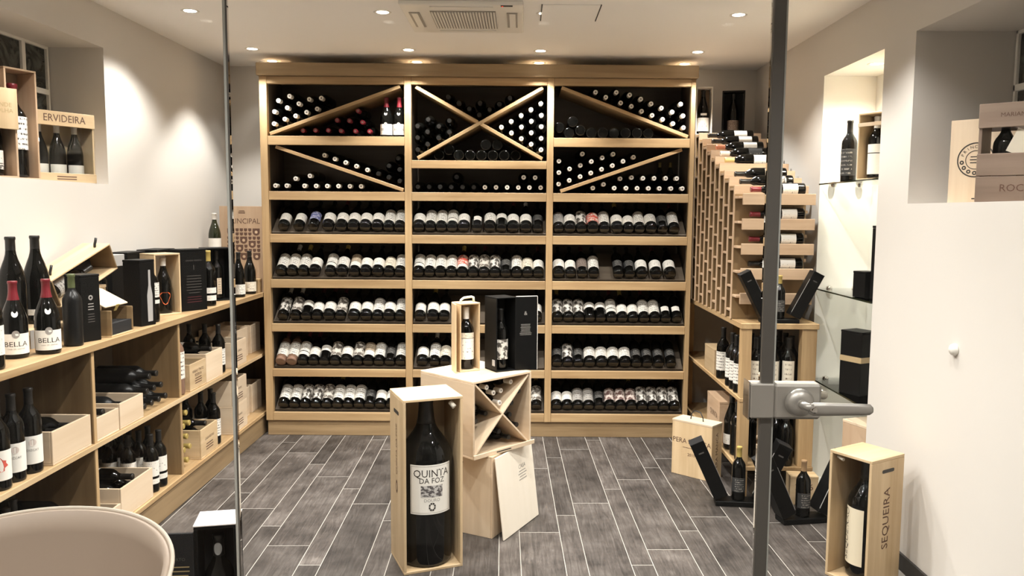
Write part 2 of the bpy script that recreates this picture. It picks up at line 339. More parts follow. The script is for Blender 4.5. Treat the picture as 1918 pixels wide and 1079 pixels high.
# columns: narrow (10 cm) and wide (20 cm) boards alternate, pitch 30 cm; line through x=.164 at y=5.57
pm = {}
for c in range(-9, 6):
    for half in (0, 1):
        x0 = .164 + c * .3 + (0 if half == 0 else .1); wd = .1 if half == 0 else .2
        col = c * 2 + half
        jy = joint.get(col, 3.5 + ((col * 377) % 100) / 100.) * 1.029
        yy = jy - math.floor((jy - .6) / 1.0) * 1.0 - 1.0
        while yy < 5.97:
            y0, y1 = max(yy, .3), min(yy + 1.0, 5.97)
            if y1 - y0 > .02:
                xm = x0 + wd / 2 + (((y0 + y1) / 2) - 5.57) * math.tan(ang) * -1 * -1
                if xm - wd / 2 > XL + .03 and xm + wd / 2 < XR - .02:
                    key = (wd, round(y1 - y0, 3))
                    if key not in pm:
                        h = (y1 - y0) / 2 - .0026; a = wd / 2 - .0018; b = .0006
                        mb = MB(); mb.add([(-a, -h, -.006), (a, -h, -.006), (a, h, -.006), (-a, h, -.006), (-a, -h, -.0006), (a, -h, -.0006), (a, h, -.0006), (-a, h, -.0006), (-a + b, -h + b, 0), (a - b, -h + b, 0), (a - b, h - b, 0), (-a + b, h - b, 0)],
                               [(0, 1, 5, 4), (1, 2, 6, 5), (2, 3, 7, 6), (3, 0, 4, 7), (4, 5, 9, 8), (5, 6, 10, 9), (6, 7, 11, 10), (7, 4, 8, 11), (8, 9, 10, 11)])
                        pm[key] = mb.mesh('plank', 'tile')
                    put('plank', pm[key], fl, Matrix.Translation((xm, (y0 + y1) / 2, 0)) @ Matrix.Rotation(-ang, 4, 'Z'))
            yy += 1.0
# ceiling
ce = struct(put('ceiling', MB().box(XL - .1, XR + .1, YF, YB, CEIL, CEIL + .1).mesh('ceiling', 'ceil')))
# walls with niches
def wall_x(name, X, sgn, holes):
    """wall in the plane x=X, room on the side -sgn; holes = (y0,y1,z0,z1,depth,mat index)"""
    mb = MB(); ys = sorted({YF, YB} | {h[0] for h in holes} | {h[1] for h in holes}); zs = sorted({0., CEIL} | {h[2] for h in holes} | {h[3] for h in holes})
    for i in range(len(ys) - 1):
        for j in range(len(zs) - 1):
            ym, zm = (ys[i] + ys[i + 1]) / 2, (zs[j] + zs[j + 1]) / 2
            if any(h[0] < ym < h[1] and h[2] < zm < h[3] for h in holes): continue
            mb.add([(X, ys[i], zs[j]), (X, ys[i + 1], zs[j]), (X, ys[i + 1], zs[j + 1]), (X, ys[i], zs[j + 1])], [(0, 1, 2, 3)])
    for y0, y1, z0, z1, d, mi in holes:
        B = X + sgn * d
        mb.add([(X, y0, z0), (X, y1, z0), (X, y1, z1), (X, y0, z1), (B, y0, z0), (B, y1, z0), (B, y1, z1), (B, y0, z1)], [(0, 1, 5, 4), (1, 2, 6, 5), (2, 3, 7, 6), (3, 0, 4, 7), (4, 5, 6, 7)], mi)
    return struct(put(name, mb.mesh(name, ['wall', 'niche'])))
NL = (2.95, 4.28, 1.717, 2.425, .31, 0)
NR = (2.5, 3.585, 1.635, 2.385, .46, 0)
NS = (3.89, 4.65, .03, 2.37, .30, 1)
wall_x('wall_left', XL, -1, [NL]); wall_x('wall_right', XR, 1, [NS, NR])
struct(put('wall_back', MB().box(XL - .1, XR + .1, YB, YB + .1, 0, CEIL).mesh('wall_back', 'wall')))
struct(put('wall_front', MB().box(XL - .1, XR + .1, YF - .1, YF, 0, CEIL).mesh('wall_front', 'lamin_x')))
struct(put('baseboard_right', MB().box(XR - .012, XR, YF, NS[0] - .01, 0, .075).mesh('baseboard_right', 'skirting')))
# glazed openings at the back of the two deep niches
def niche_window(name, X, sgn, y0, y1, z0, z1, ylines, zlines):
    fr = MB(); b = .014; xa, xb = sorted((X, X - sgn * .03))
    ys = [y0] + ylines + [y1]; zs = [z0] + zlines + [z1]
    o = struct(put(name, MB().box(*sorted((X - sgn * .002, X - sgn * .006)), y0, y1, z0, z1).mesh(name, 'white')))
    for y in ys: bpart('frame_bar', xa, xb, max(y - b, y0), min(y + b, y1), z0, z1, 'white', o)
    for z in zs: bpart('frame_bar', xa, xb - .001, y0, y1, max(z - b, z0), min(z + b, z1), 'white', o)
    for i in range(len(ys) - 1):
        for j in range(len(zs) - 1):
            bpart('window_pane', *sorted((X - sgn * .007, X - sgn * .017)), ys[i] + b + .001, ys[i + 1] - b - .001, zs[j] + b + .001, zs[j + 1] - b - .001, 'darkpane', o)
niche_window('window_3', XL - .31, -1, NL[0], NL[1] - .01, NL[2], NL[3], [3.19, 3.41, 3.63, 3.85, 4.06], [1.95, 2.19])
niche_window('window_4', XR + .46, 1, NR[0], NR[1] - .01, NR[2], NR[3], [2.7, 2.92, 3.14, 3.36], [1.88, 2.14])

# glass partition and door
GY = 2.0
g = struct(put('window_1', MB().box(XL, -.729, GY - .005, GY + .005, .01, CEIL - .01).mesh('window_1', 'pane')))
bpart('polished_edge', -.7285, -.722, GY - .006, GY + .006, .01, CEIL - .01, 'edge', g, .001)
bpart('seal_strip', -.7215, -.7175, GY - .004, GY + .004, .01, CEIL - .01, 'alu', g, 0)
struct(put('window_2', MB().box(-.717, .606, GY - .005, GY + .005, .01, CEIL - .01).mesh('window_2', 'pane')))
d = struct(put('door_1', MB().box(.6445, 1.70, GY - .005, GY + .005, .01, CEIL - .04).mesh('door_1', 'pane')))
bpart('edge_profile', .608, .6385, GY - .012, GY + .012, .01, CEIL - .01, 'alu', d, .002)
bpart('polished_edge', .639, .644, GY - .006, GY + .006, .01, CEIL - .04, 'edge', d, 0)
bpart('strike_box', .580, .6395, GY - .024, GY + .024, 1.070, 1.158, 'steel', d, .003)
bpart('strike_plate', .5755, .5795, GY - .02, GY + .03, 1.066, 1.162, 'chrome', d, .001)
bpart('lock_case', .6405, .758, GY - .024, GY + .024, 1.068, 1.158, 'steel', d, .006)
RXm = Matrix.Rotation(R(90), 4, 'X')
put('rosette', MB().lathe([(.030, 0), (.036, .004), (.036, .012), (.029, .022), (.014, .028)], 28, mat=RXm).mesh('rosette', 'steel'), d, Matrix.Translation((.700, GY - .024, 1.113)))
lv = MB().tube([(.700, GY - .045, 1.113), (.700, GY - .062, 1.113), (.706, GY - .074, 1.112), (.718, GY - .079, 1.111)], .0105, 12)
put('lever_neck', lv.mesh('lever_neck', 'steel'), d)
lev = MB(); pts = [(.708, .012), (.718, .0165), (.75, .0165), (.79, .0155), (.835, .0145), (.856, .0135), (.862, .008)]
for i, (x, h) in enumerate(pts): pass
vs = []; fs = []
for x, h in pts:
    for k in range(12):
        a = 2 * math.pi * k / 12; vs.append((x, GY - .078 + .0075 * math.cos(a), 1.108 + h * math.sin(a)))
for i in range(len(pts) - 1):
    for k in range(12): fs.append((i * 12 + k, i * 12 + (k + 1) % 12, i * 12 + 12 + (k + 1) % 12, i * 12 + 12 + k))
lev.add(vs, fs, 0, None, True); lev.f += [tuple(reversed(range(12))), tuple(range(len(vs) - 12, len(vs)))]; lev.mi += [0, 0]
lo = put('lever_handle', lev.mesh('lever_handle', 'steel'), d)
put('key_cylinder', MB().lathe([(.009, 0), (.009, .004), (.004, .0045)], 16, mat=RXm).mesh('key_cylinder', 'chrome'), lo, Matrix.Translation((.716, GY - .0855, 1.108)))
put('thumb_turn', MB().lathe([(.011, 0), (.011, .03), (.009, .035)], 16, mat=RXm @ Matrix.Rotation(R(180), 4, 'X')).mesh('thumb_turn', 'chrome'), d, Matrix.Translation((.774, GY + .006, 1.124)))

# ceiling lamps
rim = MB().lathe([(.030, 0), (.043, -.003), (.047, -.002), (.048, 0)], 28, caps=(False, False)).mesh('trim_ring', 'white')
bulb = MB().lathe([(.0005, -.001), (.032, -.001)], 24, caps=(False, False)).mesh('lamp_face', 'lamp')
rown = {5.79: 'above the oak rack top', 5.37: 'just before the oak rack', 4.38: 'beside the air conditioner', 3.40: 'between air conditioner and glass', 2.42: 'just inside the glass partition', 1.0: 'outside the glass partition', -.6: 'by the front wall'}
xn = ['along the counter', 'second from the counter', 'third from the counter', 'along the niche wall']
for Y in LIGHT_Y:
    for i, X in enumerate(LIGHT_X):
        t = thing('recessed_downlight', 'round recessed ceiling downlight %s, %s' % (rown[Y], xn[i]), 'downlight', (X, Y, CEIL), group='ceiling downlights')
        put('trim_ring', rim, t); put('lamp_face', bulb, t)
        ld = bpy.data.lights.new('downlight_beam', 'SPOT'); ld.energy = SPOT_W * (.14 if Y > 5.6 else .4 if Y < 2 else 1.) * (.74 if i in (0, 3) else 1.06); ld.color = SPOT_COL; ld.spot_size = R(SPOT_ANGLE if Y < 5 else 100); ld.spot_blend = SPOT_BLEND; ld.shadow_soft_size = .03
        lo = bpy.data.objects.new('downlight_beam', ld); COL.objects.link(lo); lo.parent = t; lo.location = (0, 0, -.012)
# air conditioning cassette
ac = thing('ceiling_air_conditioner', 'white square cassette air conditioner set in the ceiling', 'air conditioner', (-.31, 4.44, CEIL))
pn = MB(); pn.box(-.315, .315, -.315, .315, -.022, 0); bevel(put('panel', pn.mesh('panel', 'white'), ac), .006, 2)
bpart('grille_field', -.17, .17, -.19, .19, -.026, -.0225, 'greyplastic', ac, 0)
sl = MB().box(-.004, .004, -.185, .185, -.031, -.0265).mesh('louvre_slat', 'white')
for k in range(22): put('louvre_slat', sl, ac, Matrix.Translation((-.16 + k * .0153, 0, 0)))
for s in (-1, 1):
    bpart('air_outlet', s * .255 - .028, s * .255 + .028, -.16, .16, -.026, -.0225, 'greyplastic', ac, 0)
    bpart('air_flap', s * .255 - .015, s * .255 + .018, -.155, .155, -.030, -.0265, 'white', ac)
    bpart('air_outlet', -.16, .16, s * .262 - .02, s * .262 + .02, -.026, -.0225, 'white', ac, 0)
bpart('display_window', .20, .26, -.308, -.292, -.0255, -.0225, 'slot', ac, 0)
bpart('status_light', .205, .212, -.303, -.297, -.027, -.0258, 'led', ac, 0)
hatch = thing('ceiling_hatch', 'flush white ceiling access hatch beside the air conditioner', 'hatch', (.25, 4.36, CEIL))
bpart('hatch_panel', -.148, .148, -.168, .168, -.004, 0, 'ceil', hatch, .001)
for s in (-1, 1): bpart('shadow_gap', s * .151 - .0025, s * .151 + .0025, -.17, .17, -.005, 0, 'slot', hatch, 0)
# round white bumper on the wall by the door
bz = onX(1790, 655, XR)
tag(put('door_bumper', MB().lathe([(.024, 0), (.024, .006), (.021, .016), (.012, .023), (.002, .025)], 24, mat=Matrix.Rotation(R(-90), 4, 'Y')).mesh('door_bumper', 'white'), mat=Matrix.Translation(bz)), 'small round white door bumper on the cream wall', 'door stop')

# ================================================================== OAK BACK RACK
D = 5.55; DB = 5.965
rack = thing('display_rack', 'tall three-bay oak wine rack with diagonal bins over rows of shelves', 'wine rack', (0, 0, 0))
ZS = {'A': (2.035, 2.096), 'B': (1.660, 1.719), 'C': (1.366, 1.425), 'D': (1.051, 1.110), 'E': (.743, .799), 'F': (.424, .478), 'G': (.110, .168)}
POST = [(-1.79, -1.7395), (-.802, -.7555), (.174, .219), (1.153, 1.184)]
BAY = [(-1.7385, -.803), (-.7545, .173), (.220, 1.152)]
for a, b in POST: wpart('post', a, b, D, D + .045, .11, 2.497, 'oak', rack)
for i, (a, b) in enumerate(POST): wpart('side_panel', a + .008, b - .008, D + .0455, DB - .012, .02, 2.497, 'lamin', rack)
wpart('top_fascia', -1.80, 1.195, D - .03, DB, 2.498, 2.582, 'midoak', rack, .003)
wpart('plinth', -1.785, 1.18, D + .02, D + .045, .0, .109, 'midoak', rack)
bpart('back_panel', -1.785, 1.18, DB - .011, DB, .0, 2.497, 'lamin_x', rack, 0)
for i, (a, b) in enumerate(BAY):
    wpart('top_rail', a, b, D + .002, D + .04, 2.447, 2.496, 'oak', rack)
    for k, (z0, z1) in ZS.items():
        if k == 'A' and i == 1: z0, z1 = 1.883, 1.937
        wpart('shelf_front', a, b, D + .002, D + .028, z0, z1, 'oak', rack)
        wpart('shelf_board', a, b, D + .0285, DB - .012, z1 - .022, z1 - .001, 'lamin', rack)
def diag(i, p0, p1, name='diagonal_board', cut=None):
    x0, z0 = p0; x1, z1 = p1; L = math.hypot(x1 - x0, z1 - z0); a = math.atan2(z1 - z0, x1 - x0)
    segs = [(0, L)] if cut is None else [(0, L / 2 - .013), (L / 2 + .013, L)]
    for s0, s1 in segs:
        o = put(name, MB().box(s0, s1, 0, .38, -.0115, .0115).mesh(name, 'oak_x'), rack, Matrix.Translation((x0, D + .012, z0)) @ Matrix.Rotation(-a, 4, 'Y')); bevel(o, .0015)
b0, b1, b2 = BAY
# ---- bottles laid in the bins: neck positions read from the photograph, settled so that none overlap
def half(p, q, inside):
    n = Vector((-(q[1] - p[1]), q[0] - p[0])).normalized(); c = n.dot(Vector(p))
    if n.dot(Vector(inside)) < c: n = -n; c = -c
    return (n, c)
def settle(pts, r, edges, it=260):
    P = [Vector(p) for p in pts]
    for k in range(it):
        for i in range(len(P)):
            for j in range(i):
                dv = P[i] - P[j]; l = dv.length
                if l < 2 * r + .001: dv = dv / (l or 1) * (2 * r + .001 - l) / 2; P[i] += dv; P[j] -= dv
        for p in P:
            for n, c in edges:
                dd = n.dot(p) - c
                if dd < r: p += n * (r - dd)
    return P
def z_px(ox, oy, sx, pts): return [(lambda q: (q.x, q.z))(onY(ox + x / sx, oy + y / sx, D + .03)) for x, y in pts]
G6 = lambda pts: z_px(480, 100, 4.0, pts)
G7 = lambda pts: z_px(750, 100, 3.997, pts)
G8 = lambda pts: z_px(1010, 100, 3.997, pts)
h = .0125
def rect(bay, z0, z1):
    m = ((bay[0] + bay[1]) / 2, (z0 + z1) / 2)
    return [half((bay[0], z0), (bay[0], z1), m), half((bay[1], z0), (bay[1], z1), m), half((bay[0], z0), (bay[1], z0), m), half((bay[0], z1), (bay[1], z1), m)]
def brd(p, q, inside): n, c = half(p, q, inside); return (n, c + .0127)
zA, zA1, zB, zT = 2.096, 2.035, 1.719, 2.447; zM = 1.937
d1 = ((b0[0] + .012, zA + .014), (b0[1] - .03, zT - .012)); d2 = ((b0[0] + .05, zA1 - .012), (b0[1] - .01, zB + .014))
m1 = ((b1[0] + .04, zM + .016), (b1[1] - .03, zT - .014)); m2 = ((b1[0] + .03, zT - .014), (b1[1] - .03, zM + .016))
r1 = ((b2[0] + .05, zT - .012), (b2[1] - .012, zA + .014)); r2 = ((b2[0] + .05, zB + .014), (b2[1] - .05, zA1 - .012))
RU0, RL0, RM, RX, RU2, RL2 = rect(b0, zA, zT), rect(b0, zB, zA1), rect(b1, zM, zT), rect(b1, zB, 1.883), rect(b2, zA, zT), rect(b2, zB, zA1)
cm = (b1[0] + b1[1]) / 2
bins = [
 ('counter bay above rising board', 'capwhite', 0, G6([(170, 358), (255, 325), (128, 436), (231, 409), (316, 376), (401, 347), (120, 524), (204, 494), (293, 465), (378, 434), (454, 405), (480, 350)]),
  RU0 + [brd(*d1, (b0[0], zT))]),
 ('counter bay under rising board', 'capred', 0, G6([(345, 570), (440, 575), (540, 577), (635, 580), (742, 580), (840, 580), (605, 502), (697, 505), (790, 510), (768, 445)]),
  RU0 + [brd(*d1, (b0[1], zA))]),
 ('counter bay above falling board', 'capwhite', 0, G6([(523, 768), (612, 803), (688, 834), (770, 867), (848, 900), (925, 930), (1000, 965), (1075, 990), (1065, 910), (1060, 830), (1000, 880)]),
  RL0 + [brd(*d2, (b0[1], zA1))]),
 ('counter bay under falling board', 'capwhite', 0, G6([(137, 1000), (228, 1000), (360, 1003), (446, 1005), (532, 1008), (612, 1010), (698, 1013), (781, 1013), (299, 955), (393, 931)]),
  RL0 + [brd(*d2, (b0[0], zB))]),
 ('middle bay top quarter', 'capblack', 0, G7([(350, 335), (435, 375), (515, 420), (600, 375), (665, 420), (740, 385), (822, 340), (585, 460)]),
  RM + [brd(*m1, (cm, zT)), brd(*m2, (cm, zT))]),
 ('middle bay counter quarter', 'capblack', 0, G7([(208, 495), (125, 545), (287, 545), (203, 588), (127, 630), (290, 640), (370, 590), (207, 690), (130, 735), (365, 510)]),
  RM + [brd(*m1, (b1[0], zT - .2)), brd(*m2, (b1[0], zT - .3))]),
 ('middle bay niche quarter', 'capwhite', 0, G7([(1040, 390), (977, 435), (898, 480), (820, 522), (758, 580), (1058, 475), (970, 525), (893, 570), (830, 628), (1048, 563), (973, 613), (903, 670), (1048, 660), (978, 713), (1048, 752)]),
  RM + [brd(*m1, (b1[1], zT - .3)), brd(*m2, (b1[1], zT - .2))]),
 ('middle bay bottom quarter', None, 1, G7([(250, 785), (340, 785), (425, 785), (515, 785), (600, 785), (680, 785), (760, 785), (840, 790), (632, 730), (717, 735)]),
  RM + [brd(*m1, (cm, zM)), brd(*m2, (cm, zM))]),
 ('middle bay under cross', 'mix', 0, G7([(125, 1020), (205, 1020), (290, 1020), (370, 1025), (460, 1025), (540, 1025), (625, 1027), (705, 1027), (787, 1027), (865, 1025), (965, 1027), (1048, 1030), (420, 960), (920, 960), (1005, 957)]),
  RX),
 ('niche bay above falling board', 'capwhite', 0, G8([(459, 306), (600, 283), (535, 340), (677, 317), (611, 370), (756, 347), (688, 403), (838, 380), (767, 433), (911, 412), (847, 462), (1050, 390), (992, 440), (927, 493), (1073, 468), (1007, 523), (1085, 555)]),
  RU2 + [brd(*r1, (b2[1], zT))]),
 ('niche bay under falling board', None, 1, G8([(140, 590), (215, 600), (290, 600), (368, 600), (450, 605), (537, 605), (618, 603), (703, 603), (795, 600), (245, 540)]),
  RU2 + [brd(*r1, (b2[0], zA))]),
 ('niche bay above rising board', 'capwhite', 0, G8([(138, 823), (321, 768), (549, 760), (390, 822), (473, 792), (704, 778), (621, 811), (308, 853), (227, 882), (147, 911), (538, 846), (460, 876), (379, 907), (297, 937), (216, 969), (134, 998)]),
  RL2 + [brd(*r2, (b2[0], zA1))]),
 ('niche bay under rising board', 'capwhite', 0, G8([(360, 1032), (438, 1032), (532, 1032), (620, 1032), (711, 1032), (792, 1032), (878, 1030), (968, 1030), (1070, 1030), (585, 948), (666, 950), (752, 948), (838, 948), (927, 947), (1020, 952)]),
  RL2 + [brd(*r2, (b2[1], zB))]),
]
for q in (d1, d2, m1, r1, r2): diag(0, *q)
diag(1, *m2, cut=1)
for where, cap, rev, pts, edges in bins:
    P = settle(pts, .0386, edges); rank = sorted(range(len(P)), key=lambda i: P[i].x)
    for i, p in enumerate(P):
        jy = rnd.uniform(0, .02); o_ = ORD[rank.index(i)]
        cp = cap
        if cap == 'mix': cp = 'capwhite' if i in (6, 7, 8, 9, 10, 11, 13, 14) else 'capblack'
        if where.endswith('above falling board') and where.startswith('counter') and i > 4: cp = 'capblack'
        cn = {'capwhite': 'pale', 'capred': 'red', 'capblack': 'black', None: ''}[cp]
        if rev:
            bottle('dark bottle lying base outwards, %s along from counter, %s of rack' % (o_, where), 'bordeaux', cap=None, labels=(), mat=T(p.x, D + .03 + jy, p.y) @ NECK_IN, name='red_wine_bottle', group='bottles in the rack, ' + where)
        else:
            bottle('%s-capped bottle lying neck outwards, %s along from counter, %s of rack' % (cn, o_, where), 'bordeaux', cap=cp, labels=(), mat=T(p.x, D + .325 + jy, p.y) @ NECK_OUT, name='red_wine_bottle', group='bottles in the rack, ' + where)

# ---- rows of bottles leaning back on slanted boards
TILT = 36
def row(bayi, shelf, ox, sx, items, rowname, bayname):
    z1 = ZS[shelf][1]; ca, sa = math.cos(R(TILT)), math.sin(R(TILT))
    a, b = BAY[bayi]
    y0 = D + .034; L = .29
    o = put('slanted_board', MB().box(a + .002, b - .002, 0, L, -.012, 0).mesh('slanted_board', 'lamin_x'), rack, Matrix.Translation((0, y0 + .006, z1 + .0115)) @ Matrix.Rotation(R(TILT), 4, 'X'))
    xs = [onY(ox + v / sx, 300, D + .05).x for v, k in items]
    # perspective on x does not depend on the row height noticeably; spread so that bottles never touch
    rr = [.0412 if k[0] == 'B' else .0377 for v, k in items]
    for it in range(200):
        for i in range(len(xs) - 1):
            gp = rr[i] + rr[i + 1] + .0008 - (xs[i + 1] - xs[i])
            if gp > 0: xs[i] -= gp / 2; xs[i + 1] += gp / 2
        xs = [min(max(x, a + .003 + rr[i]), b - .003 - rr[i]) for i, x in enumerate(xs)]
    for i, ((v, k), x) in enumerate(zip(items, xs)):
        kind = 'burgundy' if k[0] == 'B' else 'bordeaux'; r = PROF[kind][0][3][0]
        st = k[1:]
        lab = {'w': (('lab_white', .045, .118, 200),), 'l': (('lab_white2', .045, .165 if kind == 'bordeaux' else .13, 190),), 'g': (('lab_grey', .04, .15 if kind == 'bordeaux' else .128, 180),), 't': (('lab_tan', .09, .165, 180), ('lab_white', .045, .088, 180)),
               'c': (('lab_cream', .045, .14, 190),), 'p': (('lab_print', .04, .17 if kind == 'bordeaux' else .13, 190),), 'q': (('lab_print2', .04, .17 if kind == 'bordeaux' else .13, 190),), 'r': (('lab_red', .07, .165, 190), ('lab_white', .04, .069, 190)), 'R': (('lab_red', .045, .14, 190),),
               'b': (('lab_blue', .06, .14, 170),), 'd': (('lab_dark', .06, .12, 150),), 'n': (('lab_white', .085, .135, 190),), 'k': (('lab_pink', .045, .15, 190),), 'u': (('lab_taupe', .05, .14, 190),), 's': (('lab_white2', .08, .17, 160), ('lab_white', .045, .074, 160)), 'm': (('paperwhite', .055, .10, 90),)}[st]
        desc = {'w': 'white-labelled', 'l': 'tall-white-labelled', 'g': 'grey-labelled', 't': 'tan-and-white-labelled', 'c': 'cream-labelled', 'p': 'drawn-label', 'q': 'sketch-label', 'r': 'red-and-white-labelled', 'R': 'red-labelled', 'b': 'blue-labelled', 'd': 'black-labelled', 'n': 'narrow-white-labelled', 'k': 'rose-labelled', 'u': 'taupe-labelled', 's': 'split-white-labelled', 'm': 'small-white-labelled'}[st]
        # axis: back and up; the bottle rests along the board
        n = Vector((0, -sa, ca)); ax = Vector((0, ca, sa))
        pos = Vector((x, y0 + .012, z1 + .017)) + n * (r + .0012) - ax * .004
        mat = Matrix.Translation(pos) @ Matrix.Rotation(R(-(90 - TILT)), 4, 'X') @ Matrix.Rotation(R(rnd.uniform(-9, 9)), 4, 'Z')
        cap = rnd.choice(['capblack'] * 7 + ['capwine', 'capwine', 'capwhite', 'capgold'])
        if st in 'd' : cap = 'capblack'
        bottle('%s bottle, %s from counter side, %s bay, %s tilted row of the rack' % (desc, ORD[i], bayname, rowname), kind, 'glassclear' if (shelf == 'F' and bayi == 0 and i < 2) else 'glassdark', cap, lab, mat, 'bottles in the %s tilted row, %s bay' % (rowname, bayname))
def S(xs, ks): return list(zip(xs, ks.split()))
rows = [
 (0, 'C', 480, 4.69, S([235, 370, 497, 628, 745, 850, 957, 1075, 1182, 1272], 'bw bw bb Bw Bw Bw Bw Bw bl bl'), 'top', 'counter-side'),
 (1, 'C', 760, 4.693, S([115, 218, 312, 410, 505, 628, 742, 845, 947, 1060, 1165], 'Bw bl bl bs Bw bm Bl bn Bw Bw bd'), 'top', 'middle'),
 (2, 'C', 1010, 4.69, S([160, 263, 367, 475, 580, 693, 797, 890, 995, 1088, 1195], 'bg Bw bp BR bl Bw bw bl Bl bd bl'), 'top', 'niche-side'),
 (0, 'D', 480, 4.69, S([205, 300, 400, 503, 640, 745, 862, 972, 1088, 1197, 1278], 'bl bl bl Bw bs Bl bt Bw Bw bc bl'), 'second', 'counter-side'),
 (1, 'D', 760, 4.693, S([110, 208, 305, 402, 505, 600, 688, 780, 870, 963, 1062, 1168], 'bs bl bl bl br bp bq bp bd bl bc bw'), 'second', 'middle'),
 (2, 'D', 1010, 4.69, S([182, 287, 390, 493, 710, 812, 918, 1045, 1170], 'Bw bw bu bl bd bd Bw Bw Bw'), 'second', 'niche-side'),
 (0, 'E', 480, 4.497, S([205, 310, 408, 490, 597, 695, 810, 915, 1022, 1128, 1220], 'bp bq bn bw Bw bq Bw Bw bl Bw bl'), 'third', 'counter-side'),
 (1, 'E', 760, 4.496, S([115, 228, 320, 1113], 'bw Bw bw bw'), 'third', 'middle'),
 (2, 'E', 1010, 4.497, S([140, 222, 312, 402, 490, 590, 685, 782, 880, 962, 1057, 1155], 'bp bp bp bn bn bs bw bw bl bl bm bm'), 'third', 'niche-side'),
 (0, 'F', 480, 4.497, S([210, 313, 408, 505, 597, 675, 765, 858, 950, 1042, 1142, 1225], 'bl bl bs bw bn bq Bw bq bt bl bd bl'), 'fourth', 'counter-side'),
 (1, 'F', 760, 4.496, S([135, 240, 330, 1075], 'Bw bl bc bw'), 'fourth', 'middle'),
 (2, 'F', 1010, 4.497, S([130, 218, 305, 400, 500, 600, 705, 820, 930, 1043, 1147], 'bd bp bd Bl Bl Bl Bl bd bd bd bd'), 'fourth', 'niche-side'),
 (0, 'G', 480, 4.497, S([222, 310, 395, 478, 568, 660, 740, 835, 925, 1020, 1090], 'bl bl bp bp bq bl bl bl bd bw bw'), 'lowest', 'counter-side'),
 (1, 'G', 760, 4.496, S([1030, 1112], 'bw bq'), 'lowest', 'middle'),
 (2, 'G', 1010, 4.497, S([140, 250, 340, 435, 520, 610, 700, 790, 872, 968, 1050, 1142], 'bw bw bg bg bd bk bk bk bp bp bp bp'), 'lowest', 'niche-side'),
]
for r_ in rows:
    # lower shelves sit under converging verticals: read x at the row's own height
    row(*r_)

# ---- upright bottles inside the bins
BELLA = (('lab_white', .022, .082, 150),)
def stout(label, mat, group=None, s=1., front=True, turn=0):
    o = bottle(label, 'stout', cap='capred', labels=(), mat=mat, group=group, name='sparkling_bottle', turn=turn)
    lb = put('paper_label', label_mesh('stout', .018, .096, 150, 'paperwhite'), o)
    text_round('lettering', 'BELLA', .027, lb, .0468, .056, ink='ink', sx=1.15)
    text_round('lettering', 'CASA  DE  SANTAR', .007, lb, .0468, .038, ink='inkgrey')
    em = MB(); n = 20; vs = [(0.0470 * math.cos(R(-90) + .013 * math.cos(2 * math.pi * k / n) / .046), .0470 * math.sin(R(-90) + .013 * math.cos(2 * math.pi * k / n) / .046), .094 + .015 * math.sin(2 * math.pi * k / n)) for k in range(n)]
    em.add(vs, [tuple(range(n))]); put('crest', em.mesh('crest', 'inkgrey'), lb)
    nb = put('neck_label', MB().lathe([(.0380, .176), (.0333, .190)], 20, caps=(False, False)).mesh('neck_label', 'glassdark'), o)
    em = MB(); vs = []
    for k in range(n):
        a = 2 * math.pi * k / n; z = .172 + .013 * math.sin(a); rr = .0398 + (z - .172) * -.42; vs.append((rr * math.cos(R(-90) + .011 * math.cos(a) / rr), rr * math.sin(R(-90) + .011 * math.cos(a) / rr), z))
    em.add(vs, [tuple(range(n))]); put('shield_sticker', em.mesh('shield_sticker', 'paperwhite'), o)
    put('foil_band', MB().lathe([(.0172, .228), (.0172, .232)], 18, caps=(False, False)).mesh('foil_band', 'capwhite'), o)
    return o
for i, px in enumerate((727, 749)):
    p = onY(px, 250, D + .08)
    stout('red-capped sparkling bottle standing in rack bin, %s' % ('beside the laid red-capped bottles' if i == 0 else 'against the post'), T(b0[1] - .046 - (.089 if i == 0 else 0), D + .09, zA + .0005, .93))
for i, px in enumerate((1237, 1257)):
    p = onY(px, 330, D + .33)
    bottle('dark bottle standing upright behind laid bottles in rack bin, %s' % ('inner one' if i == 0 else 'beside the post'), 'burgundy', 'glassgreen', 'capgold', (), T(p.x, D + .37, zB + .0005, .8))

# ================================================================== COUNTER
CXF = -1.815; CZ = 1.015
unit = thing('counter_shelving', 'long open oak shelving unit with two tiers under the counter top', 'shelving', (0, 0, 0))
DIV = (2.50, 3.362, 4.222, YB - .03)
for y in DIV:
    for z0, z1 in ((.1615, .560), (.5835, .984)): wpart('divider', XL + .02, CXF - .0085, y - .011, y + .011, z0, z1, 'darkshadeoak', unit); wpart('front_edge', CXF - .008, CXF - .003, y - .011, y + .011, z0, z1, 'oak', unit, 0)  # inner faces in darker wood, recess shade put into their colour
wpart('middle_shelf', XL + .02, CXF, DIV[0] - .011, YB - .012, .561, .583, 'oak', unit)
wpart('bottom_shelf', XL + .02, CXF + .006, DIV[0] - .011, YB - .012, .138, .161, 'oak', unit)
wpart('plinth', CXF - .03, CXF - .006, DIV[0] - .011, YB - .012, 0, .137, 'midoak', unit)
bpart('back_panel', XL + .005, XL + .0195, DIV[0] - .011, YB - .012, .0, .984, 'lamin_y', unit, 0)
wpart('edge_strip', CXF + .0005, CXF + .005, DIV[0] - .011, D - .001, .562, .582, 'pine', unit, 0)
top = wpart('oak_worktop', XL + .002, CXF + .014, DIV[0] - .03, D - .001, .985, CZ, 'oak', None)
tag(top, 'long oak counter top running along the cream wall', 'counter')
wpart('counter_return', XL + .002, -1.795, D, YB - .012, .985, CZ, 'oak', top)

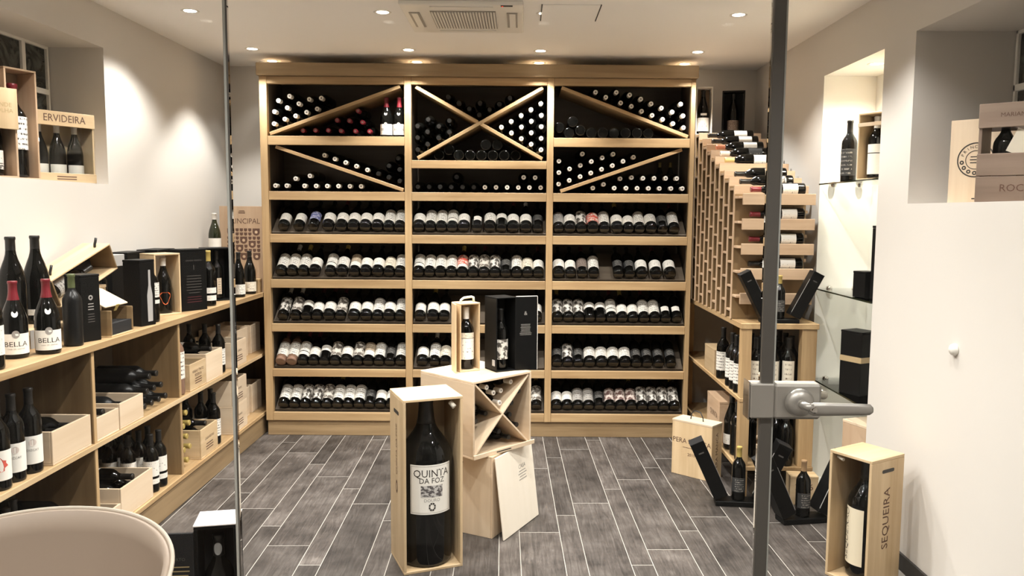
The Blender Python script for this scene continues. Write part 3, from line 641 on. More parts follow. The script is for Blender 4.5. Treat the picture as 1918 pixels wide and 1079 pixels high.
# ---- open-topped wooden crates
def crate(label, loc, rz, w, d_, h_, base='pale', text=None, tside='-y', group=None, ink='inkbrown', tsize=None, t=.009, name='wooden_crate', lines=True):
    """origin at the floor centre; the front is -y"""
    o = thing(name, label, 'crate', loc, rz, group)
    wpart('bottom_panel', -w / 2, w / 2, -d_ / 2, d_ / 2, 0, t, base, o)
    fr = wpart('front_panel', -w / 2, w / 2, -d_ / 2, -d_ / 2 + t, t + .0004, h_, base, o)
    wpart('back_panel', -w / 2, w / 2, d_ / 2 - t, d_ / 2, t + .0004, h_, base, o)
    for s in (-1, 1): wpart('side_panel', min(s * w / 2, s * (w / 2 - t)), max(s * w / 2, s * (w / 2 - t)), -d_ / 2 + t + .0004, d_ / 2 - t - .0004, t + .0004, h_, base, o)
    if text:
        text_flat('lettering', text, tsize or h_ * .2, fr, FACE(0, -d_ / 2 - .0006, h_ * .6, '-y'), ink)
        if lines: lines_flat('small_print', 3, w * .5, h_ * .09, h_ * .035, fr, FACE(0, -d_ / 2 - .0006, h_ * .42, '-y'), ink, 3)
    return o
RXP = R(90)   # a crate or box whose front faces +x (towards the room) on the counter side
def counter_bottle(label, px, py, z, kind='bordeaux', x=None, s=1., turn=R(55), back=None, **kw):
    p = onZ(px, py, z); r = PROF[kind][0][3][0] * s
    xx = min(p.x, CXF - r - .006) if x is None else x
    yy = (CAM_Y(px, xx)) if True else p.y
    return bottle(label, kind, mat=T(xx, yy, z + .0006, s), turn=turn, **kw)
def CAM_Y(px, x):
    """depth on the shelf at which something at distance x from the axis shows at picture column px"""
    d0 = ray(px, 700); return x / d0.x * d0.y

# upper tier, first bay: white-labelled bottles, one with a red blot, then a crate
Z1 = .5834
for i, (px, x, lab, nm) in enumerate([(8, -1.862, 'R', 'red-blotched label, at the shelf edge'), (24, -1.95, 'w', 'second behind the red blot'), (36, -2.045, 'w', 'against the back panel'),
                            (37, -1.868, 'w', 'beside the red-blotched one'), (60, -1.955, 'w', 'middle of its row'), (75, -1.865, 'w', 'next to the light crate'), (88, -2.05, 'w', 'last of the back row')]):
    if i in (0, 1, 2): px -= 0
    yy = {0: 2.79, 1: 2.80, 2: 2.82, 3: 2.885, 4: 2.915, 5: 2.985, 6: 2.945}[i]
    labs = (('paperwhite', .035, .135, 170),)
    o = bottle('shelf bottle with %s, upper tier of the counter' % ('white label, ' + nm if lab == 'w' else nm), 'bordeaux', 'glassdark', 'capblack', labs, T(x, yy, Z1, 1.08), 'white-labelled bottles on the upper tier', turn=R(42))
    lb = o.children[1]
    if lab == 'R':
        n = 22; q = random.Random(4); vs = []
        for k in range(n):
            a = 2 * math.pi * k / n; rr = .027 * q.uniform(.6, 1.15); vs.append((.0386 * math.cos(R(-90) + rr * math.cos(a) / .038), .0386 * math.sin(R(-90) + rr * math.cos(a) / .038), .09 + rr * .9 * math.sin(a)))
        put('red_blot', MB().add(vs, [tuple(range(n))]).mesh('red_blot', 'lab_red'), lb)
    else:
        n = 18; vs = [(.0386 * math.cos(R(-90) + .012 * math.cos(2 * math.pi * k / n) / .038), .0386 * math.sin(R(-90) + .012 * math.cos(2 * math.pi * k / n) / .038), .112 + .012 * math.sin(2 * math.pi * k / n)) for k in range(n)]
        put('round_motif', MB().add(vs, [tuple(range(n))]).mesh('round_motif', 'lab_pink'), lb)
        text_round('lettering', 'DIZCAT', .011, lb, .0386, .085, ink='inkgrey')

LAYN = ('bottom', 'second', 'third', 'fourth')
def filled_crate(label, what, y, z, w, h_, layers, base='pale', text=None, tsize=None, labs=(), cap='capblack', glass='glassdark', pile=None, lines=True):
    """crate pushed to the shelf edge with bottles lying in it, necks to the room; layers = bottles per layer"""
    crate(label, (-1.985, y, z), RXP, w, .33, h_, base, text, tsize=tsize, lines=lines)
    wi = w - .02; n = layers[0]; p = (wi - .0765) / max(n - 1, 1); dz = math.sqrt(max(.0768 ** 2 - (p / 2) ** 2, .02 ** 2)) if n > 1 else .077
    for L_, m in enumerate(layers):
        for k in range(m):
            yy = y - p * (n - 1) / 2 + p * (k + L_ / 2.)
            bottle('%s, %s layer, %s along' % (what, LAYN[L_], ORD[k]), 'bordeaux', glass, cap, labs, T(-2.1395, yy, z + .0475 + L_ * dz) @ NECK_PX, group=what, turn=R(-78))
LW = (('lab_white', .05, .145, 200),)
filled_crate('pale plain crate beside the white-labelled bottles, upper tier', 'dark bottle lying in the crate beside white-labelled bottles', 3.19, Z1, .28, .135, (3, 2), labs=LW)
filled_crate('plain pale crate on the upper tier, against the divider', 'dark bottle lying in the upper-tier crate against the divider', 3.472, Z1, .19, .105, (2, 1, 0), glass='glassmatte')
filled_crate('plain pale crate below the high pile of dark bottles, upper tier', 'dark bottle piled in the second crate from the divider', 3.69, Z1, .225, .12, (2, 1, 0), glass='glassmatte')
for L_ in range(3):
    for k in range(4 - L_):
        bottle('dark bottle piled beside the upper-tier crates, %s layer, %s along' % (LAYN[L_], ORD[k]), 'bordeaux', 'glassmatte', 'capblack', (), T(-2.14 - .004 * L_, 3.862 + k * .0785 + L_ * .03925, Z1 + .0383 + L_ * .067) @ NECK_PX, 'dark bottles piled beside crates')
bottle('tall bottle with long white label standing beside the counter divider', 'bordeaux', 'glassclear', 'capblack', (('lab_white2', .07, .185, 200),), T(-1.872, 4.287, Z1, 1.28), turn=R(40))
filled_crate('crate branded on its front, holding labelled bottles, upper tier', 'white-labelled bottle lying in the branded upper-tier crate', 4.465, Z1, .225, .15, (2, 1, 0), 'pine', 'VINHO TINTO\nRESERVA', .024, LW)
filled_crate('plain pale crate between branded crate and standing bottle, upper tier', 'white-labelled bottle lying in the plain upper-tier crate', 4.71, Z1, .251, .17, (3, 2, 1), labs=LW)
for i, x in enumerate((-1.868, -1.96, -2.05)):
    bottle('white-labelled bottle standing between two upper-tier crates, %s' % ['at the shelf edge', 'second from the edge', 'third from the edge'][i], 'bordeaux', 'glassdark', 'capblack', (('lab_white2', .05, .15, 190),), T(x, [4.905, 4.925, 4.91][i], Z1, 1.0), 'bottles between crates', turn=R(40))
filled_crate('pale branded crate towards the rack end of the upper tier', 'dark bottle lying in the rack-end crate', 5.135, Z1, .251, .165, (3, 2), text='QUINTA', tsize=.02)
# lower tier
Z0 = .1614
filled_crate('pale crate of dark bottles on the lower tier beside the divider', 'dark bottle lying in the lower-tier crate by the divider', 3.215, Z0, .251, .15, (3, 2, 1))
for i, y in enumerate((2.74, 2.83, 2.92, 3.01)):
    bottle('dark unlabelled bottle standing on the lower tier, %s from the chair end' % ORD[i], 'bordeaux', 'glassdark', 'capblack', (), T(-1.93 - .03 * (i % 2), y, Z0), 'dark bottles on the lower tier')
filled_crate('pale low crate on the lower tier against the divider', 'white-labelled bottle lying in the low lower-tier crate', 3.465, Z0, .175, .085, (2,), labs=LW)
filled_crate('pale long crate of labelled bottles on the lower tier', 'white-labelled bottle lying in the long lower-tier crate', 3.715, Z0, .315, .15, (3, 2, 1), labs=LW)
LD = (('lab_white', .085, .165, 200), ('lab_white', .045, .072, 200))
for i, (x, y) in enumerate([(-1.865, 3.955), (-1.862, 4.04), (-1.965, 3.925), (-1.955, 4.02), (-1.95, 4.11), (-2.06, 3.93), (-2.05, 4.02), (-2.05, 4.11), (-2.12, 3.99), (-2.12, 4.08)]):
    bottle('double-labelled bottle standing on lower tier, %s' % ['at the edge by the long crate', 'at the edge, one further', 'second rank by the crate', 'second rank, middle', 'second rank by the divider', 'third rank by the crate', 'third rank, middle', 'third rank by the divider', 'rear rank by the crate', 'rear rank by the divider'][i], 'bordeaux', 'glassdark', 'capblack', LD, T(x, y, Z0, .98), 'double-labelled bottles on the lower tier', turn=R(40))
for lay in range(5):
    for c in range(2):
        bottle('gold-capped bottle stacked neck outwards on the lower tier, %s layer, %s from divider' % (LAYN[lay] if lay < 4 else 'top', ORD[c]), 'bordeaux', 'glassdark', 'capgold', (), T(-2.145, 4.274 + c * .0765 + (.0383 if lay % 2 else 0), Z0 + .0383 + lay * .0668) @ NECK_PX, group='gold-capped stack on the lower tier')
filled_crate('branded crate of dark bottles beside the gold-capped stack', 'dark bottle lying in the branded lower-tier crate', 4.60, Z0, .251, .17, (3, 2, 1), 'pine', 'CASA RELVAS', .022)
for i, (x, y) in enumerate(((-1.87, 4.80), (-1.955, 4.82), (-2.04, 4.80), (-1.93, 4.91))):
    bottle('white-labelled bottle standing by the stacked pale crates, %s' % ['at the edge', 'second from the edge', 'third from the edge', 'touching the crates'][i], 'bordeaux', 'glassdark', 'capblack', (('lab_white2', .05, .15, 190),), T(x, y, Z0, 1.05), 'bottles by the pale crates', turn=R(40))
crate('pale branded crate on the lower tier near the rack, lower of two', (-1.985, 5.12, Z0), RXP, .26, .33, .172, text='MONTE', tsize=.02)
filled_crate('pale branded crate on the lower tier near the rack, upper of two', 'white-labelled bottle lying in the upper of two pale crates', 5.12, Z0 + .1725, .26, .172, (3,), text='MONTE', tsize=.02, labs=LW)
for z, nm in ((Z1, 'upper'), (Z0, 'lower')):
    for j, y in enumerate((5.40, 5.66)):
        crate('plain pale crate in the dark rack end, %s tier, %s' % (nm, 'first' if j == 0 else 'deeper one'), (-2.02, y, z), RXP, .20, .26, .20, group='rack-end crates')

# ================================================================== THINGS ON THE COUNTER
# flat case at the back with two magnums on it
o = thing('wooden_case', 'flat brown wooden wine case with clasp lying against the wall', 'wine case', (-2.075, 3.235, CZ), R(90))
wpart('base_box', -.27, .27, -.085, .10, 0, .055, 'pine', o); wpart('lid', -.272, .272, -.087, .102, .0555, .078, 'pine', o)
bpart('clasp', .13, .16, -.092, -.0875, .035, .068, 'capgold', o)
bpart('paper_sheet', -.02, .10, -.089, -.0875, .0, .076, 'greycard', o, 0)
for i, y in enumerate((3.27, 3.435)):
    bottle('large dark magnum standing on the flat case, %s' % ('by the glass end' if i == 0 else 'by the tilted box'), 'burgundy', 'glassdark', 'capblack', (('lab_white', .03, .05, 160),), T(-2.085, y, CZ + .0786, 1.27), group='magnums on the flat case', name='magnum_bottle')
stout('red-capped sparkling bottle on the counter edge, further from the black cartons', T(-1.935, 3.035, CZ), turn=R(36))
stout('red-capped sparkling bottle on the counter edge, nearer the black cartons', T(-1.868, 3.135, CZ), turn=R(36))
bottle('dark bottle at the glass end of the counter, white label', 'bordeaux', 'glassdark', 'capblack', (('lab_white', .05, .15, 190),), T(-1.87, 2.80, CZ, 1.05), turn=R(40))
# tilted open wooden box with a bottle lying in it
bx = onX(105, 500, -2.05); A_ = R(22)
def local(loc, rz, rx=0, ry=0): return Matrix.Translation(loc) @ Matrix.Rotation(rz, 4, 'Z') @ Matrix.Rotation(ry, 4, 'Y') @ Matrix.Rotation(rx, 4, 'X')
tb = thing('tilted_wine_box', 'open pale wooden wine box propped up at a slant on the counter', 'wine box', mat=local((-2.075, 3.725, CZ + .215), R(78), 0, -A_))
wpart('lid_panel', -.20, .20, -.075, .075, .118, .126, 'pine', tb)
wpart('back_panel', -.20, .20, .067, .075, .0, .1175, 'pine', tb)
wpart('bottom_panel', -.20, .20, -.075, .0665, -.008, -.0005, 'pine', tb)
for s in (-1, 1): wpart('end_panel', min(s * .20, s * .192), max(s * .20, s * .192), -.075, .0665, .0, .1175, 'darkshadeoak', tb)
bpart('lining', -.191, .191, .06, .0665, .0005, .117, 'felt', tb, 0)
for xx in (-.15, .15): put('leather_strap', MB().tube([(xx, -.03, .127), (xx + .004, -.032, .140), (xx + .014, -.034, .155), (xx + .022, -.034, .166)], .006, 6).mesh('leather_strap', 'strap'), tb)
wl = Matrix(tb.matrix_world)
bottle('bottle with silver label lying inside the slanted wooden box', 'bordeaux', 'glassdark', 'capblack', (('lab_grey', .05, .15, 220),), wl @ T(-.185, .0, .039) @ NECK_PX, turn=R(0))
wpart_ = thing('box_support', 'low wooden block holding up the slanted wine box', 'wine case', (-2.09, 3.83, CZ), R(90))
wpart('base_box', -.06, .06, -.066, .075, 0, .19, 'pine', wpart_); wpart('lid', -.062, .062, -.068, .077, .1905, .205, 'pine', wpart_)
# cartons (front towards the room = -y before turning)
def carton(label, loc, rz, w, d_, h_, mat='carton', lid=.012, prints=(), lidmat=None, name='gift_carton', group=None):
    o = thing(name, label, 'carton', loc, rz, group)
    b = bpart('carton_body', -w / 2, w / 2, -d_ / 2, d_ / 2, 0, h_ - lid, mat, o, .002)
    bpart('lid', -w / 2 - .001, w / 2 + .001, -d_ / 2 - .001, d_ / 2 + .001, h_ - lid + .0004, h_, lidmat or mat, o, .002)
    for (kind, *a) in prints:
        if kind == 'text': text_flat('lettering', a[0], a[1], b, FACE(a[2], -d_ / 2 - .0006, a[3], '-y'), a[4])
        elif kind == 'lines': lines_flat('small_print', a[0], a[1], a[2], a[3], b, FACE(a[4], -d_ / 2 - .0006, a[5], '-y'), a[6], 5)
        elif kind == 'ring': v, f = ring_geo(a[0], a[1]); put('emblem', MB().add(v, f).mesh('emblem', a[4]), b, FACE(a[2], -d_ / 2 - .0006, a[3], '-y'))
        elif kind == 'band': bpart('band', -w / 2 - .0006, w / 2 + .0006, -d_ / 2 - .0006, d_ / 2 + .0006, a[0], a[1], a[2], o, 0)
        elif kind == 'shape': put('bottle_print', MB().add([(x + a[0], z, 0) for x, z in a[2]], [tuple(range(len(a[2])))]).mesh('bottle_print', a[1]), b, FACE(0, -d_ / 2 - .0007, 0, '-y'))
    return o
bottle('satin black bottle with green capsule at the counter edge', 'bordeaux', 'glassmatte', 'capgreen', (), T(-1.868, 3.315, CZ, 1.0), turn=R(40), name='wine_bottle')
carton('tall black carton with a small white bird emblem behind the green-capped bottle', (-1.895, 3.445, CZ), R(68), .095, .095, .29, prints=[('ring', .005, .011, 0, .19, 'inkgrey'), ('lines', 3, .03, .012, .004, 0, .165, 'inkgrey'), ('lines', 4, .035, .011, .003, 0, .12, 'inkfaint')])
# small open box with raised lid, lining dark
ob = thing('presentation_box', 'small wooden presentation box with pale lid raised on the counter', 'wine box', (-1.893, 3.63, CZ), R(90))
wpart('bottom_panel', -.10, .10, -.075, .075, 0, .008, 'pine', ob); wpart('back_panel', -.10, .10, .067, .075, .0085, .12, 'pine', ob)
for s in (-1, 1): wpart('end_panel', min(s * .10, s * .093), max(s * .10, s * .093), -.075, .0665, .0085, .12, 'darkshadeoak', ob)
bpart('lining', -.092, .092, -.07, .066, .0085, .06, 'felt', ob, 0)
ld = put('lid', MB().box(-.102, .102, -.145, 0, -.008, 0).mesh('lid', 'pale_x'), ob, Matrix.Translation((0, .075, .205)) @ Matrix.Rotation(R(28), 4, 'X')); bevel(ld)
bpart('clasp', -.012, .012, -.150, -.1455, -.03, .004, 'capgold', ld)
bpart('hinge_stay', -.099, -.093, .068, .074, .121, .204, 'blackmetal', ob, 0); bpart('hinge_stay', .093, .099, .068, .074, .121, .204, 'blackmetal', ob, 0)
bottle('dark bottle in shadow behind the presentation box', 'bordeaux', 'glassdark', 'capblack', (), T(-2.10, 3.965, CZ, 1.1))
carton('black carton behind the presentation box with silver top', (-2.105, 4.09, CZ), R(80), .10, .10, .34, lidmat='greycard', lid=.06)
shape = [(-.017, .02), (.017, .02), (.019, .15), (.008, .20), (.007, .275), (-.007, .275), (-.008, .20), (-.019, .15)]
carton('slim black carton printed with a pale bottle shape', (-1.88, 3.93, CZ), R(75), .10, .10, .325, prints=[('shape', .012, 'greycard', shape)])
bottle('bottle with split white label leaning close to the pale bottle-shape carton', 'bordeaux', 'glassdark', 'capblack', (('lab_white2', .12, .19, 190), ('lab_white', .09, .108, 190)), T(-1.88, 4.05, CZ, 1.06), turn=R(45))
# open box holding the orange-motif bottle
def open_box(label, loc, rz, w, d_, h_, base, t=.009, inner=None, name='open_wine_box', rope=None, cat='wine box', group=None, plain_mat=False, hole=False, mat=None):
    """upright box open at the front (-y)"""
    o = thing(name, label, cat, loc, rz, group, mat)
    P_ = (lambda *a: bpart(*a[:7], base, a[7])) if plain_mat else (lambda *a: wpart(*a[:7], base, a[7]))
    P_('bottom_panel', -w / 2, w / 2, -d_ / 2, d_ / 2, 0, t, o); tp = P_('top_panel', -w / 2, w / 2, -d_ / 2, d_ / 2, h_ - t, h_, o)
    for s in (-1, 1):
        sp = P_('side_panel', min(s * w / 2, s * (w / 2 - t)), max(s * w / 2, s * (w / 2 - t)), -d_ / 2, d_ / 2, t + .0004, h_ - t - .0004, o)
        if hole:
            m_ = MB(); n = 20; rr = d_ * .035; hl = d_ * .15
            vs = [(hl * (1 if math.cos(a) > 0 else -1) + rr * math.cos(a), rr * math.sin(a), 0) for a in [2 * math.pi * (k + .5) / n for k in range(n)]]
            put('hand_hole', m_.add(vs, [tuple(range(n))]).mesh('hand_hole', 'slot'), sp, FACE(s * (w / 2 + .0007), 0, h_ * .90, '+x' if s > 0 else '-x'))
    P_('back_panel', -w / 2 + t + .0004, w / 2 - t - .0004, d_ / 2 - t, d_ / 2, t + .0004, h_ - t - .0004, o)
    if inner: bpart('lining', -w / 2 + t + .0008, w / 2 - t - .0008, d_ / 2 - t - .004, d_ / 2 - t - .0004, t + .001, h_ - t - .001, inner, o, 0)
    return o
open_box('upright wooden box open at the front behind the orange-motif bottle', (-1.96, 4.345, CZ), R(58), .155, .13, .335, 'pine', inner='whitecard')
bq = bottle('slim dark bottle with orange jug motif inside the open wooden box', 'burgundy', 'glassdark', 'capwhite', (), T(-1.945, 4.345, CZ + .0096, 1.02), turn=R(34))
n = 20; vs = []
for k in range(n):
    a = 2 * math.pi * k / n; rr = .026 * (1 + .18 * math.sin(3 * a)); vs.append((.0416 * math.cos(R(-90) + rr * math.cos(a) / .041), .0416 * math.sin(R(-90) + rr * math.cos(a) / .041), .085 + rr * 1.25 * math.sin(a)))
put('orange_motif', MB().add(vs, [tuple(range(n))]).mesh('orange_motif', 'lab_orange'), bq)
carton('black carton behind the open wooden box, its top catching light', (-2.11, 4.29, CZ), R(90), .2, .10, .345)
carton('wide black carton with faint foil print at the counter edge', (-1.895, 4.555, CZ), R(57), .165, .10, .35, prints=[('text', 'GRANDE  RESERVA', .012, 0, .285, 'inkfaint'), ('text', '1', .04, 0, .245, 'inkfaint'), ('lines', 7, .10, .016, .003, 0, .20, 'inkfaint'), ('lines', 3, .10, .014, .003, 0, .08, 'capwine')])
carton('black carton against the wall behind the wide foil-print carton', (-2.105, 4.62, CZ), R(90), .22, .12, .345)
bottle('bottle with gold capsule and black-striped white label on the counter', 'bordeaux', 'glassdark', 'capgold', (('lab_white', .03, .058, 200), ('lab_white', .07, .10, 200)), T(-1.868, 4.775, CZ, 1.1), turn=R(38))
oc = open_box('black carton opened to show a dark bottle with a copper strip label', (-1.935, 5.08, CZ), R(46), .17, .12, .335, 'carton', plain_mat=True, inner='felt', name='gift_carton', cat='carton')
bottle('dark bottle with narrow copper strip label inside the opened carton', 'bordeaux', 'glassdark', 'capblack', (('lab_tan', .03, .13, 45),), T(-1.935, 5.08, CZ + .0096, 1.02), turn=R(46))
bottle('bottle with small white label standing beside the opened black carton', 'burgundy', 'glassdark', 'capblack', (('lab_white2', .02, .085, 170),), T(-1.862, 5.27, CZ, 1.0), turn=R(28))
bottle('bottle with plain cream label at the rack end of the counter', 'burgundy', 'glassdark', 'capblack', (('lab_cream', .02, .085, 185),), T(-1.858, 5.475, CZ, 1.0), turn=R(22))
bottle('white-capped bottle standing behind the black cartons near the back wall', 'burgundy', 'glassgreen', 'capwhite', (('paperwhite', .06, .125, 170),), T(-2.10, 5.50, CZ + .2552, 1.0), turn=R(18))
o = thing('wooden_case', 'plain wooden case raising the white-capped bottle behind black cartons', 'wine case', (-2.10, 5.50, CZ), 0)
wpart('base_box', -.07, .07, -.06, .06, 0, .235, 'pine', o); wpart('lid', -.072, .072, -.062, .062, .2354, .2548, 'pine', o)
o = thing('wooden_case', 'low wooden case behind the cream-labelled bottle', 'wine case', (-1.885, 5.557, CZ), 0)
wpart('base_box', -.08, .07, -.035, .035, 0, .085, 'oak', o); wpart('lid', -.081, .071, -.036, .036, .0854, .098, 'oak', o)
# big printed wooden panel box standing on the counter by the rack
pz = CZ + .0
o = thing('printed_wine_box', 'tall tan wooden box printed with rows of dark shield motifs', 'wine box', (-1.945, 5.655, pz), 0)
pb = wpart('box_body', -.155, .145, -.05, .05, 0, .60, 'beech', o, .002); wpart('lid', -.156, .146, -.0565, -.0505, 0, .60, 'beech', o, .001)
text_flat('lettering', 'PRINCIPAL', .052, pb, FACE(.012, -.0572, .495, '-y'), 'inkbrown', .92)
lines_flat('small_print', 3, .05, .008, .004, pb, FACE(.0, -.0572, .57, '-y'), 'inkbrown', 1)
sh = []
n = 12
def shield(w_): return [(-w_ / 2, w_ / 2), (-w_ / 2, 0)] + [(w_ / 2 * math.cos(math.pi + math.pi * k / n), w_ / 2 * math.sin(math.pi + math.pi * k / n)) for k in range(1, n)] + [(w_ / 2, 0), (w_ / 2, w_ / 2)]
small, big = shield(.0225), shield(.050)
sm = MB().add([(x, y, 0) for x, y in small], [tuple(range(len(small)))]).mesh('shield_motif', 'inkbrown'); bgm = MB().add([(x, y, 0) for x, y in big], [tuple(range(len(big)))]).mesh('shield_motif', 'inkbrown')
dt = MB().add([(.0105 * math.cos(2 * math.pi * k / 12), .0105 * math.sin(2 * math.pi * k / 12), 0) for k in range(12)], [tuple(range(12))]).mesh('dot_motif', 'beech_z')
bigs = [(0, 0), (6, 0), (3, 2), (5, 3), (2, 4), (0, 6), (3, 6), (6, 6)]
occ = {(c + i, r__ + j) for c, r__ in bigs for i in (0, 1) for j in (0, 1)}
for c, r__ in bigs:
    x, z = -.094 + (c + .5) * .0295, .435 - (r__ + .5) * .0285
    q = put('shield_motif', bgm, pb, FACE(x, -.0571, z, '-y')); put('dot_motif', dt, pb, FACE(x, -.0574, z, '-y'))
for c in range(8):
    for r__ in range(8):
        if (c, r__) not in occ: put('shield_motif', sm, pb, FACE(-.094 + c * .0295, -.0571, .435 - r__ * .0285, '-y'))

# ================================================================== COUNTER-SIDE WALL NICHE
NZ = NL[2]
def glazed_case(label, loc, rz):
    o = open_box(label, loc, rz, .31, .11, .345, 'pine', name='glazed_wine_box')
    f = wpart('name_board', -.155, .155, -.066, -.0555, .275, .345, 'pine', o); wpart('foot_rail', -.155, .155, -.066, -.0555, 0, .045, 'pine', o)
    text_flat('lettering', 'ERVIDEIRA', .05, f, FACE(0, -.0668, .310, '-y'), 'inkbrown', .9)
    lines_flat('small_print', 2, .1, .012, .005, f, FACE(0, -.0668, .03, '-y'), 'inkbrown', 2)
    bpart('glass_front', -.154, .154, -.0625, -.0595, .0455, .2745, 'pane', o, 0)
    return o
pE = onX(178, 342, XL - .075)
ec = (XL - .13, 4.055, NZ)
E_ = glazed_case('glass-fronted wooden box of three bottles on the niche sill', ec, R(60))
mE = Matrix(E_.matrix_world)
for i, x in enumerate((-.095, -.005, .085)):
    bottle('bottle inside the glass-fronted niche box, %s' % ['by the tall open box', 'middle one', 'by the niche side'][i], 'burgundy', 'glassdark', 'capwhite', (('paperwhite', .03, .085, 170),), mE @ T(x, .0, .0096, .93), 'bottles in the glass-fronted box')
tbx = (XL - .15, 3.735, NZ)
tb2 = open_box('tall upright open wooden box holding a magnum in the niche', tbx, R(68), .155, .13, .50, 'beech', inner='cardboard')
bottle('large magnum with crest label inside the tall niche box', 'bordeaux', 'glassdark', 'capred', (('lab_white2', .09, .195, 200),), Matrix(tb2.matrix_world) @ T(0, -.006, .0096, 1.42), name='magnum_bottle')
tb3 = open_box('open wooden box with gilt lid panel in the niche', (XL - .12, 3.525, NZ), R(60), .155, .142, .385, 'beech', inner='cardboard')
gl = wpart('lid_panel', -.0775, .0775, -.083, -.0715, .21, .385, 'pine', tb3); text_flat('lettering', 'GRANDE\nESCOLHA', .026, gl, FACE(0, -.0837, .30, '-y'), 'inkgold')
bottle('dark bottle with silver label in the gilt-lid niche box', 'burgundy', 'glassdark', 'capblack', (('lab_print', .025, .05, 200), ('lab_white', .05, .10, 200)), Matrix(tb3.matrix_world) @ T(0, 0, .0096, 1.1))
bottle('dark bottle standing by the near end of the niche sill', 'burgundy', 'glassdark', 'capblack', (('lab_white', .05, .10, 200), ('lab_print2', .02, .05, 200)), T(XL - .08, 3.375, NZ, 1.18), turn=R(50))

# ================================================================== MIDDLE OF THE ROOM
def corner_mat(p, yaw, z=0): return Matrix.Translation((p[0], p[1], z)) @ Matrix.Rotation(yaw, 4, 'Z')
W_, D_, H_ = .268, .255, .778
yaw = R(22)
c0 = Vector((-.499, 3.366, 0)); ctr = c0 + Matrix.Rotation(yaw, 3, 'Z') @ Vector((W_ / 2, D_ / 2, 0))
gb = open_box('big upright pale wooden box open in front, holding a giant bottle', ctr, yaw, W_, D_, H_, 'pine', t=.012, hole=True)
sp = [c for c in gb.children if c.name.startswith('side_panel')][0]
v, f = ring_geo(.012, .02); put('emblem', MB().add([(x * .8, y * 1.5, 0) for x, y, z in v], f).mesh('emblem', 'inkbrown'), sp, FACE(-W_ / 2 - .0008, 0, .36, '-x'))
text_flat('lettering', 'QUINTA DA FOZ', .03, sp, FACE(-W_ / 2 - .0008, 0, .53, '-x') @ Matrix.Rotation(R(90), 4, 'Z'), 'inkbrown')
pg = MB().tube([(W_ / 2 - .05, -D_ / 2 + .03, H_ - .03), (W_ / 2 - .035, -D_ / 2 + .012, H_ - .05)], .011, 10); put('dowel_peg', pg.mesh('dowel_peg', 'rope'), gb)
GP = [(.094, 0), (.110, .006), (.1145, .02), (.1145, .480), (.112, .502), (.105, .525), (.093, .548), (.077, .570), (.060, .592), (.047, .614), (.039, .638), (.034, .668), (.0305, .72), (.033, .722), (.033, .736), (.030, .738)]
gm = Matrix(gb.matrix_world) @ Matrix.Translation((-.002, -.011, .0126))
go = put('giant_bottle', MB().lathe(GP, 40).mesh('giant_bottle', 'glassdark')); go.matrix_world = gm @ Matrix.Rotation(R(-8), 4, 'Z'); tag(go, 'giant dark wine bottle with framed white landscape label in upright box', 'bottle')
put('capsule', MB().lathe([(.042, .632), (.0375, .650), (.0312, .72), (.0338, .722), (.0338, .7365), (.0305, .739)], 28).mesh('capsule', 'capblack'), go)
def patch(r, z0, z1, arc, a0, n=18):
    mb = MB(); vs = []
    for j, z in enumerate((z0, z1)):
        for i in range(n + 1):
            a = R(a0 + (i / n - .5) * arc); mb.uv[len(vs)] = (i / n, j); vs.append((r * math.cos(a), r * math.sin(a), z))
    return mb.add(vs, [(i, i + 1, n + 2 + i, n + 1 + i) for i in range(n)], 0, None, True)
AL = -84
gl_ = put('paper_label', patch(.1152, .245, .468, 100, AL).mesh('paper_label', 'paperwhite'), go)
for (z0, z1, arc) in ((.2515, .2525, 95), (.4605, .4615, 95)): put('border_line', patch(.1156, z0, z1, arc, AL).mesh('border_line', 'ink'), gl_)
for s in (-1, 1): put('border_line', patch(.1156, .2515, .4615, .6, AL + s * 47.5, 2).mesh('border_line', 'ink'), gl_)
text_round('lettering', 'QUINTA', .047, gl_, .1157, .428, AL, 'ink', .95); text_round('lettering', 'DA FOZ', .034, gl_, .1157, .396, AL, 'ink', .95)
text_round('lettering', 'DOURO', .02, gl_, .1157, .308, AL, 'inkgrey')
put('landscape_vignette', patch(.1156, .322, .375, 50, AL).mesh('landscape_vignette', art('landscape_engraving', (.5, .48, .46), (.09, .08, .08), 6.3)), gl_)
for k in range(8):
    a = R(AL); n = 10; th0 = 2 * math.pi * k / 8; vs = []
    for rr in (.009, .016):
        for j in range(n + 1):
            th = th0 + (j / n) * 2 * math.pi / 8 * .82; vs.append((.1157 * math.cos(a + rr * math.cos(th) / .1157), .1157 * math.sin(a + rr * math.cos(th) / .1157), .279 + rr * 1.2 * math.sin(th)))
    put('wheel_emblem', MB().add(vs, [(j, j + 1, n + 2 + j, n + 1 + j) for j in range(n)]).mesh('wheel_emblem', 'ink'), gl_)

# lower wooden box with its lid leaning against it
yb = R(63); u_ = Vector((math.cos(yb), math.sin(yb), 0)); v_ = Vector((-math.sin(yb), math.cos(yb), 0)); cB = Vector((-.130, 3.768, 0))
lb_ = thing('wooden_case', 'closed plywood case on the floor carrying the cross-divided crate', 'wine case', cB + u_ * .18 + v_ * .165, yb)
for a in ((-.18, .18, -.165, -.155), (-.18, .18, .155, .165)): wpart('long_panel', a[0], a[1], a[2], a[3], 0, .397, 'pale', lb_)
for s in (-1, 1): wpart('end_panel', min(s * .18, s * .17), max(s * .18, s * .17), -.1545, .1545, 0, .397, 'pale', lb_)
wpart('top_panel', -.18, .18, -.165, .165, .3975, .4075, 'pale', lb_)
put('hand_hole', MB().add([(.022 * math.cos(a) , .007 * math.sin(a), 0) for a in [2 * math.pi * k / 16 for k in range(16)]], [tuple(range(16))]).mesh('hand_hole', 'slot'), lb_, FACE(-.1807, .02, .36, '-x'))
nout = -v_; lean = R(7)
